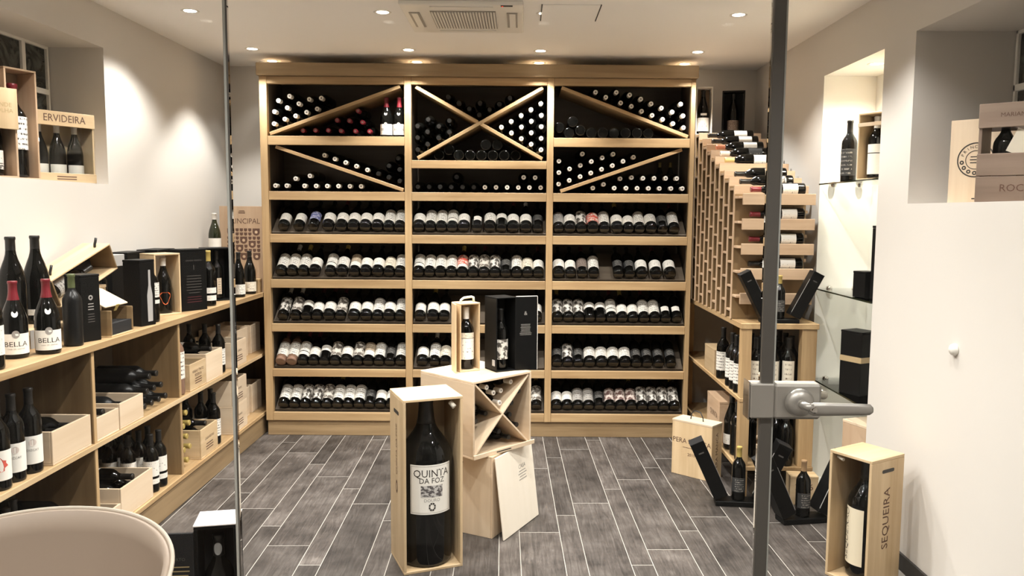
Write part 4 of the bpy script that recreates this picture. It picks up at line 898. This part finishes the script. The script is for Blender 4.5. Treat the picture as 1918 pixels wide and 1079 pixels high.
lidm = Matrix.Translation(cB + u_ * .195 + nout * .058) @ Matrix.Rotation(yb, 4, 'Z') @ Matrix.Rotation(-lean, 4, 'X')
lp = put('leaning_lid', MB().box(-.193, .193, -.009, .0, .0012, .405).mesh('leaning_lid', wood('white_plywood', (.76, .69, .58), (.84, .78, .69), 2, fine=12, bump=.03))); lp.matrix_world = lidm; bevel(lp); tag(lp, 'loose pale plywood lid leaning against the closed case', 'lid')
text_flat('lettering', 'CASA', .03, lp, FACE(.06, -.0097, .30, '-y'), 'inkgrey'); lines_flat('small_print', 4, .09, .014, .004, lp, FACE(.06, -.0097, .28, '-y'), 'inkgrey', 8)
# cross-divided crate, 45 degrees to the room
S_ = .397; yc = R(45.5); cc = Vector((-.220, 3.716, .408)); ctr = cc + Matrix.Rotation(yc, 3, 'Z') @ Vector((S_ / 2, S_ / 2, 0)); HX = .378
xc = open_box('square pale wooden crate with an X divider full of bottles', ctr, yc, S_, S_, HX, 'pale', t=.012, name='bottle_crate', cat='crate')
wpart('front_lip', -S_ / 2, S_ / 2 + .02, -S_ / 2 - .008, -S_ / 2 - .0005, -.0, .022, 'pale', xc)
Li = S_ - .025; Hi = HX - .025; La = math.hypot(Li, Hi) - .012; aa = math.atan2(Hi, Li)
for s, seg in ((1, [(-La / 2, La / 2)]), (-1, [(-La / 2, -.006), (.006, La / 2)])):
    for s0, s1 in seg:
        dv = put('cross_board', MB().box(s0, s1, -S_ / 2 + .004, S_ / 2 - .02, -.0045, .0045).mesh('cross_board', 'pale_x'), xc, Matrix.Translation((0, 0, HX / 2)) @ Matrix.Rotation(-s * aa, 4, 'Y')); bevel(dv, .001)
bpart('hand_slot', -.05, .05, -S_ / 2 - .0087, -S_ / 2 - .0082, .008, .013, 'slot', xc, 0)
mX = Matrix(xc.matrix_world)
def fan(where, cap, turnq, dy, nm):
    for i, (x, z) in enumerate([(0, .052), (-.0312, .105), (.0312, .105), (-.088, .143), (.088, .143)]):
        for q in range(turnq): x, z = -z, x
        bottle('%s bottle lying in the %s quarter of the X-divided crate, %s' % (nm, where, ['innermost', 'second row first', 'second row second', 'outer corner first', 'outer corner second'][i]), 'bordeaux', 'glassdark', cap, (), mX @ T(x, dy + .24 + (i % 3) * .012, HX / 2 + z, .8) @ NECK_OUT, 'bottles in the X crate, %s quarter' % where)
fan('top', 'capwhite', 0, -.175, 'pale-capped'); fan('counter-side', 'capblack', 1, -.13, 'black-capped'); fan('bottom', 'capblack', 2, -.15, 'black-capped'); fan('lid-side', 'capblack', 3, -.165, 'black-capped')
# on the crate: wooden box with its lid beside it, black carton with door open
ZT = .408 + HX + .0006
yw = R(29); cw = Vector((-.300, 3.945, ZT)); ww, dw, hw = .112, .10, .345
ctr = cw + Matrix.Rotation(yw, 3, 'Z') @ Vector((ww / 2, dw / 2, 0))
wb = open_box('small open wooden box with rope handle on the X-divided crate', ctr, yw, ww, dw, hw, 'pine', t=.008)
put('rope_handle', MB().tube([(-.03, 0, hw), (-.027, 0, hw + .012), (-.012, 0, hw + .022), (.03, 0, hw + .026), (.042, 0, hw + .022), (.044, 0, hw)], .006, 8).mesh('rope_handle', 'rope'), wb)
lw = put('hinged_lid', MB().box(0, .008, -.105, 0, 0, hw).mesh('hinged_lid', 'pine_z'), wb, Matrix.Translation((-ww / 2 - .0085, -dw / 2 + .085, 0)) @ Matrix.Rotation(R(-14), 4, 'Z')); bevel(lw)
bottle('red wine bottle with tall cream label and white capsule in the rope-handled box', 'bordeaux', 'glassdark', 'capwhite', (('lab_white', .048, .15, 200), ('lab_cream', .152, .178, 200)), Matrix(wb.matrix_world) @ T(0, -.003, .0086, 1.04))
yk = R(30); ck = Vector((-.119, 3.945, ZT)); wk, dk, hk = .115, .125, .375
ctr = ck + Matrix.Rotation(yk, 3, 'Z') @ Vector((wk / 2, dk / 2, 0))
bk = open_box('black carton opened like a book beside the rope-handled box', ctr, yk, wk, dk, hk, 'carton', t=.006, plain_mat=True, inner='felt', name='gift_carton', cat='carton')
dr = put('carton_door', MB().box(0, .112, -.008, 0, 0, hk).mesh('carton_door', 'carton'), bk, Matrix.Translation((wk / 2 + .0005, -dk / 2 + .008, 0)) @ Matrix.Rotation(R(-12), 4, 'Z'))
bpart('door_edge', 0, .112, -.0082, .0002, hk, hk + .0025, 'whitecard', dr, 0); bpart('door_edge', .112, .1145, -.0082, .0002, 0, hk, 'whitecard', dr, 0)
lines_flat('small_print', 8, .065, .0075, .0022, dr, FACE(.05, -.0086, .235, '-y'), 'inkgrey', 4); text_flat('emblem', '&', .028, dr, FACE(.05, -.0086, .29, '-y'), 'inkgrey')
bpart('price_card', -wk / 2 - .004, -wk / 2 - .001, -dk / 2 + .01, -dk / 2 + .035, .03, .06, 'greycard', bk, 0)
bottle('dark bottle with a silver drawn label standing in the opened carton', 'bordeaux', 'glassdark', 'capblack', (('lab_print', .05, .15, 190),), Matrix(bk.matrix_world) @ T(0, 0, .0066, 1.02), turn=R(-10))

# ================================================================== STEPPED BOTTLE RACK ON ITS TABLE
TX0, TX1, TY0, TY1, TZ = 1.215, 1.645, 4.362, 5.90, .985
tbl = thing('corner_table', 'oak shelving table carrying the stepped bottle rack beside the niche', 'table', (0, 0, 0))
wpart('table_top', TX0, TX1, TY0, TY1, TZ - .03, TZ, 'oak', tbl)
wpart('middle_shelf', TX0 + .004, TX1 - .004, TY0 + .004, TY1, .545, .567, 'oak', tbl)
wpart('lower_shelf', TX0 + .004, TX1 - .004, TY0 + .004, TY1, .155, .178, 'oak', tbl)
for (a, b, c, e) in ((TX0 + .008, TX0 + .063, TY0 + .008, TY0 + .063), (TX1 - .09, TX1 - .008, TY0 + .008, TY0 + .063), (TX0 + .008, TX0 + .063, TY1 - .06, TY1 - .005), (TX1 - .063, TX1 - .008, TY1 - .06, TY1 - .005)):
    for z0, z1 in ((0, .1545), (.1785, .5445), (.5675, TZ - .0305)): wpart('leg', a, b, c, e, z0, z1, 'oak', tbl)
bpart('back_panel', TX1 - .004, TX1 + .004, TY0 + .065, TY1 - .065, .18, TZ - .031, 'lamin_y', tbl, 0)
SX0, SX1 = 1.212, 1.615
sr = thing('stepped_bottle_rack', 'stepped beech bottle rack of staggered cells on the corner table', 'wine rack', (0, 0, TZ + .0005))
NSL = 10; SP = .119; SY0 = 4.47
def step_top(k): return 1.70 + .0485 * k
rackspots = []
for k in range(NSL):
    y = SY0 + SP * k; zt = step_top(k) - TZ
    xr = SX1 - .0
    wpart('upright_panel', SX0, xr, y + SP - .024, y + SP - .0008, .001, zt - .002, 'darkshadeoak', sr, .001)  # beech upright coloured dark, so the shade inside the cells is painted in
    j = 0
    while True:
        z = zt - .016 - j * .139
        if z < .03: break
        wpart('cell_shelf', SX0, xr, y + .0165, y + SP - .0245, z - .013, z, 'beech', sr, .0008)
        h0 = .062 if (k == 0 or j == 0) else .018
        wpart('front_board', SX0 + (.0 if k else .02), xr + .02, y, y + .016, z + .014 - h0, z + .014, 'beech', sr, .001)
        rackspots.append((k, j, y + .0165 + .0391, z + TZ + .0005))
        j += 1
    bpart('edge_strip', SX0 - .004, SX0 - .0005, y + SP - .022, y + SP + .002, .001, zt - .002, 'beech_z', sr, 0)
wpart('top_board', SX0, SX1, SY0 + SP * NSL, 5.90, step_top(NSL - 1) - TZ - .02, step_top(NSL - 1) - TZ, 'beech', sr)
wpart('back_upright', SX0, SX0 + .02, SY0 + SP * NSL, 5.90, .001, step_top(NSL - 1) - TZ - .0205, 'beech', sr)
style = {(0, 0): ('capred', 'lab_white'), (0, 1): ('capred', 'lab_white'), (0, 2): ('capred', 'lab_white'), (0, 3): ('capblack', 'lab_white'), (1, 0): ('capblack', 'lab_print2'), (2, 0): ('capblack', 'lab_tan'), (4, 0): ('capyellow', 'lab_white'), (5, 0): ('capwhite', 'lab_dark'), (6, 0): ('capcopper', 'lab_white'), (7, 0): ('capblack', 'lab_white'), (8, 0): ('capblack', 'lab_white'),
         (1, 1): ('capwhite', 'lab_white'), (2, 1): ('capwhite', 'lab_white'), (3, 2): ('capwhite', 'lab_white'), (4, 2): ('capwhite', 'lab_white'), (5, 1): ('capwhite', 'lab_white'), (5, 3): ('capwhite', 'lab_white'), (6, 2): ('capwhite', 'lab_white'), (6, 3): ('capwhite', 'lab_white'), (7, 1): ('capblack', 'lab_white'), (7, 2): ('capblack', 'lab_white'), (7, 4): ('capcopper', 'lab_white'), (8, 3): ('capblack', 'lab_white'), (4, 4): ('capwhite', 'lab_white'), (5, 5): ('capwhite', 'lab_white'), (6, 5): ('capwhite', 'lab_white'), (9, 5): ('capblack', 'lab_white'), (4, 1): ('capwhite', 'lab_white')}
for k, j, y, z in rackspots:
    if (k, j) in style:
        cap, lb = style[(k, j)]
        nm = {'capred': 'red', 'capblack': 'black', 'capwhite': 'white', 'capyellow': 'yellow', 'capcopper': 'copper'}[cap]
        deep = 0 if j == 0 or k == 0 else -.012
        bottle('%s-capped bottle lying in the stepped rack, %s tier up from front, %s cell down' % (nm, ORD[k], ORD[j]), 'bordeaux', 'glassdark', cap, ((lb, .045, .13, 230),), T(SX0 + .345 + deep + (.0 if k else .03), y, z + .0386) @ NECK_MX, 'bottles in the stepped rack', turn=R(-60))
# two boxes on the top of the stepped rack
ZR = step_top(NSL - 1) + .001
yR = 5.775
o = open_box('white-edged open box with bottle on top of the stepped rack', (1.285, yR, ZR), R(-4), .115, .118, .335, 'whitecard', t=.008, inner='cardboard', plain_mat=True)
bottle('dark bottle with white label and neck seal in the white-edged box', 'burgundy', 'glassdark', 'capblack', (('lab_white', .02, .11, 190), ('paperwhite', .125, .14, 60)), Matrix(o.matrix_world) @ T(0, -.003, .0086, 1.04))
o = open_box('black open box with dark bottle on top of the stepped rack', (1.50, yR, ZR), R(-14), .155, .12, .31, 'carton', t=.01, plain_mat=True, inner='felt', name='gift_carton', cat='carton')
bottle('dark bottle with grey label in the black box on the stepped rack', 'burgundy', 'glassdark', 'capblack', (('lab_taupe', .02, .10, 190),), Matrix(o.matrix_world) @ T(0, -.005, .0106, .96))

# V-shaped opened gift boxes with a bottle in the fork
def fork_box(label, blabel, loc, rz, s=1., cap='capblack', opens=28, glass='glassdark', leaf=.335):
    o = thing('hinged_gift_box', label, 'gift box', mat=Matrix.Translation(loc) @ Matrix.Rotation(rz, 4, 'Z') @ Matrix.Scale(s, 4))
    bpart('base_tray', -.128, .128, -.05, .05, 0, .028, 'carton', o, .002)
    for sg in (-1, 1):
        m_ = Matrix.Translation((sg * .062, 0, .0635)) @ Matrix.Rotation(sg * R(opens), 4, 'Y')
        lf = put('hinged_half', MB().box(min(0, sg * .078), max(0, sg * .078), -.052, .052, 0, leaf).mesh('hinged_half', 'carton'), o, m_); bevel(lf, .002)
        bpart('rim_edge', min(-sg * .0012, 0), max(-sg * .0012, 0), -.0525, -.048, .02, leaf - .06, 'greycard', lf, 0)
        bpart('end_flap', min(0, sg * .079), max(0, sg * .079), -.0535, .0535, leaf + .0004, leaf + .004, 'carton2', lf, 0)
        lines_flat('foil_print', 1, .03, .01, .008, lf, FACE(sg * .039, -.0528, leaf - .055, '-y'), 'inkfaint', 2)
    bottle(blabel, 'bordeaux', glass, cap, (('lab_dark', .05, .13, 150),), Matrix(o.matrix_world) @ T(0, 0, .0286, 1.0))
    return o
fork_box('black gift box opened in a V on the corner table', 'dark bottle with tan capsule in the V-opened box on the table', (1.435, 4.413, TZ + .001), R(-2), .80, 'capgold', 27)
q = onZ(1362, 943)
fork_box('black gift box opened in a V on the floor beside the branded case', 'gold-capped dark bottle in the V-opened box beside the branded case', (1.20, 4.265, .001), R(-6), .98, 'capgold', 25)
fork_box('black gift box opened in a V on the floor by the tall upright box', 'dark bottle with brown capsule in the V-opened box by the tall upright box', (1.47, 4.03, .001), R(10), .98, 'captan', 25)
# branded floor case
yp = R(-42); a0 = Vector((.935, 4.80, 0)); wP, dP, hP = .27, .125, .34
cP = a0 + Matrix.Rotation(yp, 3, 'Z') @ Vector((wP / 2, dP / 2, 0))
pc = thing('branded_wine_case', 'pale wooden case with dark lettering and cord handle on the floor', 'wine case', cP, yp)
pbd = wpart('box_body', -wP / 2, wP / 2, -dP / 2, dP / 2, 0, hP - .012, 'pine', pc, .002); wpart('lid', -wP / 2 - .001, wP / 2 + .001, -dP / 2 - .001, dP / 2 + .001, hP - .0117, hP, 'pale', pc, .001)
text_flat('lettering', 'PERA MANCA', .042, pbd, FACE(.0, -dP / 2 - .0008, .215, '-y'), 'inkbrown'); text_flat('lettering', '2010', .026, pbd, FACE(.0, -dP / 2 - .0008, .135, '-y'), 'inkbrown'); lines_flat('rule_line', 1, .12, .01, .003, pbd, FACE(0, -dP / 2 - .0008, .178, '-y'), 'inkbrown', 2)
text_flat('lettering', 'PERA MANCA', .038, pbd, FACE(wP / 2 + .0008, 0, .17, '+x') @ Matrix.Rotation(R(90), 4, 'Z'), 'inkbrown')
put('cord_handle', MB().tube([(-.045, 0, hP), (-.04, 0, hP + .035), (-.02, 0, hP + .055), (.02, 0, hP + .05), (.04, -.005, hP + .02), (.045, -.01, hP)], .0035, 6).mesh('cord_handle', 'strap'), pc)

# on the table's middle shelf
ZM_ = .5675
for i, (x, y) in enumerate([(1.262, 4.92), (1.262, 4.70), (1.262, 4.61), (1.262, 4.52)]):
    bottle('white-labelled bottle at the open side of the table shelf, %s from the oak rack' % ORD[i], 'bordeaux', 'glassdark', 'capblack', (('lab_white2', .05, .16, 170),), T(x, y, ZM_, 1.06), 'bottles at the open side of the table shelf', turn=R(-50))
for i, (x, y) in enumerate([(1.325, 4.44), (1.415, 4.43), (1.505, 4.44)]):
    bottle('pale-labelled bottle at the front of the table shelf, %s from the near leg' % ORD[i], 'bordeaux', 'glassdark', 'capblack', (('lab_cream', .03, .185, 100),), T(x, y, ZM_, 1.1), 'bottles at the front of the table shelf', turn=R(-14))
k = 0
for y in (4.55, 4.66, 4.77):
    for x in (1.36, 1.46, 1.56):
        bottle('dark bottle in the ranks on the table shelf, row %s, %s across' % (ORD[k // 3], ORD[k % 3]), 'bordeaux', 'glassdark', 'capblack', (), T(x, y, ZM_, 1.08), 'dark ranks on the table shelf'); k += 1
o = thing('wooden_case', 'light wooden case lying on the table shelf behind bottles', 'wine case', (1.345, 5.12, ZM_), R(-90))
wpart('base_box', -.13, .13, -.12, .12, 0, .15, 'pine', o); wpart('lid', -.131, .131, -.121, .121, .1504, .165, 'pine', o)
# lower shelf and floor under the table
ZL = .1785
o = thing('wooden_case', 'brown wooden case with stamped letters on the table lower shelf', 'wine case', (1.33, 5.0, ZL), R(-90))
cb_ = wpart('base_box', -.16, .16, -.10, .10, 0, .24, 'beech', o); wpart('lid', -.161, .161, -.101, .101, .2404, .255, 'beech', o); text_flat('lettering', 'QUINTA', .05, cb_, FACE(.02, -.1008, .15, '-y'), 'inkbrown')
bl = bottle('dark bottle with a white paper tag on the table lower shelf', 'burgundy', 'glassdark', 'capblack', (('lab_white', .03, .085, 150),), T(1.275, 4.72, ZL, 1.12), turn=R(-40))
tg = bpart('paper_tag', -.028, .028, -.0412, -.0404, .125, .20, 'paperwhite', bl, 0); tg.matrix_local = Matrix.Translation((-.008, -.008, .02)) @ Matrix.Rotation(R(-12), 4, 'X') @ Matrix.Rotation(R(14), 4, 'Y')
for i, (x, y) in enumerate([(1.275, 4.60), (1.275, 4.50), (1.37, 4.66), (1.37, 4.55), (1.47, 4.62), (1.47, 4.50), (1.565, 4.60), (1.39, 4.44), (1.50, 4.40 + .01)]):
    bottle('dark bottle on the table lower shelf, %s after the tagged one' % ORD[i], 'bordeaux', 'glassdark', 'capblack', (), T(x, y, ZL, 1.04), 'dark bottles on the table lower shelf')
o = thing('wooden_case', 'small stamped wooden case on the floor in front of the table leg', 'wine case', (1.56, 4.30, 0), R(-4))
cb_ = wpart('base_box', -.075, .075, -.045, .045, 0, .15, 'pine', o); wpart('lid', -.076, .076, -.046, .046, .1504, .162, 'pine', o); text_flat('lettering', '2016', .05, cb_, FACE(.0, -.0458, .10, '-y'), 'inkbrown')

# ================================================================== WALL NICHE WITH GLASS SHELVES
def glass_shelf(z, nm):
    o = thing('glass_shelf', 'clear glass shelf in the bright wall niche, %s' % nm, 'shelf', (0, 0, z), group='niche glass shelves')
    bpart('glass_pane', XR - .005, XR + .292, NS[0] + .004, NS[1] - .004, -.008, 0, 'shelfglass', o, 0)
    bpart('dark_edge', XR - .0075, XR - .0055, NS[0] + .004, NS[1] - .004, -.008, 0, 'glassgreen', o, 0)
    for x in (XR + .07, XR + .22):
        put('shelf_clip', MB().lathe([(.006, -.022), (.017, -.016), (.019, 0), (.017, .012), (.004, .018)], 20).mesh('shelf_clip', 'chrome'), o, Matrix.Translation((x, NS[1] - .022, -.002)))
ZN = (1.762, 1.160, .630)
for z, nm in zip(ZN, ('upper', 'middle', 'lower')): glass_shelf(z, nm)
XN = XR
def niche_y(px, x): d0 = ray(px, 500); return x / d0.x * d0.y
bottle('dark bottle with pale print standing on the upper glass shelf', 'bordeaux', 'glassdark', 'capblack', (('lab_dark', .03, .16, 170),), T(XN + .06, niche_y(1581, XN + .06), ZN[0] + .0008, 1.1), turn=R(-45))
o = open_box('open wooden box with two bottles on the upper glass shelf', (XN + .145, 4.155, ZN[0] + .001), R(-62), .24, .125, .345, 'pine', t=.01)
wpart('front_rail', -.12, .12, -.068, -.063, .275, .295, 'pale', o)
for i, x in enumerate((-.055, .05)):
    bottle('white-labelled bottle in the open box on the glass shelf, %s' % ('by the dark bottle' if i == 0 else 'deeper in'), 'bordeaux', 'glassdark', 'capwhite' if i == 0 else 'capblack', (('paperwhite', .02, .12, 180), ('paperwhite', .124, .165, 180)), Matrix(o.matrix_world) @ T(x, 0, .0106, 1.06), 'bottles in the glass-shelf box')
carton('tall slim black carton on the middle glass shelf', (XN + .11, 4.005, ZN[1] + .001), R(-70), .12, .08, .37)
carton('small black carton on the middle glass shelf', (XN + .06, 4.12, ZN[1] + .001), R(-70), .085, .085, .135)
carton('black carton with a gold band on the lower glass shelf', (XN + .09, 4.235, ZN[2] + .001), R(-62), .135, .12, .34, prints=[('band', .175, .205, 'goldcard')])
ow = thing('wooden_case', 'brown wooden case with ring emblem on the niche floor', 'wine case', (XN + .12, 4.10, .031), R(-70))
cb_ = wpart('base_box', -.11, .11, -.09, .09, 0, .46, 'beech', ow); wpart('lid', -.111, .111, -.091, .091, .4604, .475, 'pale', ow)
v, f = ring_geo(.022, .03); put('emblem', MB().add(v, f).mesh('emblem', 'inkbrown'), cb_, FACE(.02, -.0907, .33, '-y')); v, f = ring_geo(.006, .014); put('emblem', MB().add(v, f).mesh('emblem', 'inkbrown'), cb_, FACE(.02, -.0907, .33, '-y'))
nl = thing('niche_downlight', 'round lamp set in the top of the wall niche', 'downlight', (XR + .13, 4.27, NS[3]), group='ceiling downlights')
put('trim_ring', rim, nl); put('lamp_face', bulb, nl)
ldn = bpy.data.lights.new('niche_beam', 'SPOT'); ldn.energy = NICHE_W; ldn.color = (1., .93, .78); ldn.spot_size = R(150); ldn.spot_blend = .8; ldn.shadow_soft_size = .03
lno = bpy.data.objects.new('niche_beam', ldn); COL.objects.link(lno); lno.parent = nl; lno.location = (0, 0, -.012)

# ================================================================== DEEP NICHE ON THE DOOR SIDE
ZD = NR[2] + .0006
o = thing('printed_wine_box', 'wide pale wooden box with oval stamp in the deep niche', 'wine box', (XR + .215, 3.295, ZD), R(-50))
pb2 = wpart('box_body', -.16, .16, -.05, .05, 0, .34, 'beech', o, .002); wpart('lid', -.161, .161, -.0565, -.0505, 0, .34, 'pale', o, .001)
v, f = ring_geo(.066, .071, 36); put('stamp_ring', MB().add([(x, y, 0) for x, y, z in v], f).mesh('stamp_ring', 'ink'), pb2, FACE(-.06, -.0572, .175, '-y'))
v, f = ring_geo(.036, .039, 36); put('stamp_ring', MB().add([(x, y, 0) for x, y, z in v], f).mesh('stamp_ring', 'ink'), pb2, FACE(-.06, -.0572, .175, '-y'))
v, f = ring_geo(.0035, .0085, 14); rm = MB().add(v, f).mesh('stamp_motif', 'ink')
for k in range(7):
    a = R(190 + k * 26); put('stamp_motif', rm, pb2, FACE(-.06 + .053 * math.cos(a), -.0573, .175 + .053 * math.sin(a), '-y'))
for k, ch in enumerate('PRINCIPAL'):
    a = R(158 - k * 17); put('lettering', MB().add(*text_geo(ch, .018)).mesh('lettering', 'ink'), pb2, FACE(-.06 + .053 * math.cos(a), -.0573, .175 + .053 * math.sin(a), '-y') @ Matrix.Rotation(a - R(90), 4, 'Z'))
lines_flat('small_print', 3, .05, .012, .004, pb2, FACE(-.06, -.0573, .19, '-y'), 'ink', 3)
for zz, ww_ in ((.325, .05), (.30, .10), (.045, .08), (.02, .14)): lines_flat('small_print', 1, ww_ * 1.2, .01, .005, pb2, FACE(0, -.0573, zz, '-y'), 'ink', 7)
o = thing('slatted_crate', 'taupe slatted wine crate with a gap showing its bottles', 'crate', (XR + .20, 3.00, ZD), R(-42))
for z0, z1 in ((0, .095), (.097, .18), (.275, .365)):
    sp_ = wpart('front_slat', -.19, .19, -.085, -.075, z0, z1, 'taupe', o, .002)
    if z0 == 0: text_flat('lettering', 'ROCIM', .038, sp_, FACE(-.05, -.0858, .05, '-y'), 'inkbrown')
    if z0 > .2: text_flat('lettering', 'MARIANA', .022, sp_, FACE(-.07, -.0858, .32, '-y'), 'inkbrown')
    wpart('back_slat', -.19, .19, .075, .085, z0, z1, 'taupe', o, .002)
for s in (-1, 1): wpart('end_panel', min(s * .19, s * .178), max(s * .19, s * .178), -.0745, .0745, 0, .365, 'taupe', o, .002)
wpart('bottom_panel', -.1775, .1775, -.0745, .0745, 0, .01, 'taupe', o)
for i, x in enumerate((-.115, 0, .115)):
    bb = bottle('dark bottle inside the slatted crate, %s' % ['by the stamped box', 'middle one', 'by the niche end'][i], 'bordeaux', 'glassdark', 'capblack', (('paperwhite', .06, .14, 190),), Matrix(o.matrix_world) @ T(x, .0, .0106, 1.08), 'bottles in the slatted crate')
cdm = Matrix(o.matrix_world) @ Matrix.Translation((-.05, -.058, .181)) @ Matrix.Rotation(R(-24), 4, 'Y')
cd_ = put('paper_tag', MB().box(-.045, .045, -.001, .001, -.02, .07).mesh('paper_tag', 'lab_cream'), o, Matrix.Translation((-.05, -.064, .19)) @ Matrix.Rotation(R(24), 4, 'Y'))

# ================================================================== FLOOR, DOOR SIDE
yS = R(-58); wS, dS, hS = .205, .225, .565
q = onZ(1690, 1072)
cS = Vector((1.505, 3.385, 0))
sb_ = open_box('tall pale wooden box open in front with a big bottle, against the wall', cS, yS, wS, dS, hS, 'pine', t=.013, hole=True)
sps = [c for c in sb_.children if c.name.startswith('side_panel')][1]
text_flat('lettering', 'SEQUEIRA', .06, sps, FACE(wS / 2 + .0008, 0, .30, '+x') @ Matrix.Rotation(R(90), 4, 'Z'), 'inkbrown')
pg = MB().tube([(-wS / 2 + .02, -dS / 2 + .03, hS - .03), (-wS / 2 + .055, -dS / 2 + .02, hS - .035)], .007, 10); put('dowel_peg', pg.mesh('dowel_peg', 'rope'), sb_)
BP = [(r * 1.0, z) for r, z in [(.06, 0), (.0735, .006), (.0755, .02), (.0755, .325), (.073, .345), (.062, .37), (.046, .395), (.034, .412), (.0285, .43), (.0265, .515), (.029, .517), (.029, .530), (.026, .532)]]
bo = put('magnum_bottle', MB().lathe(BP, 32).mesh('magnum_bottle', 'glassdark')); bo.matrix_world = Matrix(sb_.matrix_world) @ Matrix.Translation((.005, .005, .0136)); tag(bo, 'big dark bottle with tall cream vertical-lettered label in the wall-side box', 'bottle')
put('capsule', MB().lathe([(.0292, .432), (.0282, .45), (.0272, .515), (.0297, .517), (.0297, .5305), (.0265, .533)], 24).mesh('capsule', 'capblack'), bo)
bl_ = put('paper_label', patch(.0761, .06, .31, 100, -112).mesh('paper_label', plain('cream_label', (.74, .66, .50), .6)), bo)
v, f = text_geo('SEQUEIRA', .044); A0 = R(-128)
put('lettering', MB().add([(.0766 * math.cos(A0 - y / .0766), .0766 * math.sin(A0 - y / .0766), .17 + x) for x, y, z in v], f).mesh('lettering', 'ink'), bl_)
v, f = ring_geo(.012, .015); put('emblem', MB().add([(.0766 * math.cos(A0 + x / .0766), .0766 * math.sin(A0 + x / .0766), .285 + y) for x, y, z in v], f).mesh('emblem', 'ink'), bl_)

# ================================================================== BY THE GLASS, COUNTER SIDE: black box and chair
yK = R(12)
kb = open_box('black floor box with marbled top, opened beside the chair', (-1.085, 2.80, 0), yK, .145, .14, .475, 'carton', t=.012, plain_mat=True, inner='felt', name='gift_carton', cat='carton')
mt = bpart('marbled_top', -.0735, .0735, -.071, .071, .4754, .479, 'marble', kb, 0)
dr = put('carton_door', MB().box(-.135, 0, -.010, 0, 0, .455).mesh('carton_door', 'carton2'), kb, Matrix.Translation((-.073, -.062, 0)) @ Matrix.Rotation(R(-6), 4, 'Z')); bevel(dr, .0015)
text_flat('lettering', 'PORTO', .016, dr, FACE(-.055, -.0106, .36, '-y'), 'inkfaint'); lines_flat('small_print', 8, .085, .0155, .004, dr, FACE(-.055, -.0106, .335, '-y'), 'inkgold', 6)
mkb = Matrix(kb.matrix_world)
bb = bottle('dark bottle with silver neck crest inside the black floor box', 'bordeaux', 'glassdark', 'capblack', (), mkb @ T(0, -.006, .0126, 1.36), name='magnum_bottle')
n = 18; put('neck_crest', MB().add([(.0165 * math.cos(R(-90) + .011 * math.cos(2 * math.pi * k / n) / .0165), .0165 * math.sin(R(-90) + .011 * math.cos(2 * math.pi * k / n) / .0165), .265 + .017 * math.sin(2 * math.pi * k / n)) for k in range(n)], [tuple(range(n))]).mesh('neck_crest', 'greycard'), bb)
ch = thing('tub_chair', 'beige leather tub chair with cream stitched rim beside the glass', 'chair', (-1.0, 1.53, 0))
def rim_pt(t, r=1., dz=0.):
    """t in -1..1 around the back; the opening faces the camera side (-y)"""
    a = R(90) + t * R(125); z = .905 - .15 * abs(t) ** 2.2
    return Vector((.295 * r * math.cos(a), .235 * r * math.sin(a), z + dz))
NT, NV = 40, 10
def shell(th, name, mat):
    mb = MB(); vs = []; fs = []
    for j in range(NV + 1):
        f_ = j / NV
        for i in range(NT + 1):
            t = -1 + 2 * i / NT; p = rim_pt(t); zb = .42; z = zb + (p.z - zb) * f_
            k_ = (.86 + .14 * math.sin(f_ * math.pi / 2)) + th
            vs.append((p.x * k_, p.y * k_, z))
    for j in range(NV):
        for i in range(NT): fs.append((j * (NT + 1) + i, j * (NT + 1) + i + 1, (j + 1) * (NT + 1) + i + 1, (j + 1) * (NT + 1) + i))
    mb.add(vs, fs, 0, None, True); o = put(name, mb.mesh(name, mat), ch)
    so = o.modifiers.new('thick', 'SOLIDIFY'); so.thickness = .016; so.offset = -1
    return o
shell(0, 'backrest_shell', 'leather')
put('stitched_rim', MB().tube([rim_pt(-1 + 2 * i / 60, 1.004, .001) for i in range(61)], .0045, 8).mesh('stitched_rim', 'piping'), ch)
st = MB(); vs = []; n = 32
prof = [(.0, .40), (.19, .40), (.215, .415), (.215, .455), (.20, .475), (.0, .482)]
put('seat', MB().lathe([(max(r, .001), z) for r, z in prof], 32).mesh('seat', 'leather'), ch, Matrix.Translation((0, -.02, 0)))
for sx in (-1, 1):
    for sy in (-1, 1): put('leg', MB().tube([(sx * .13, sy * .12 - .02, .40), (sx * .20, sy * .19 - .02, .0)], .012, 10).mesh('leg', 'blackmetal'), ch)
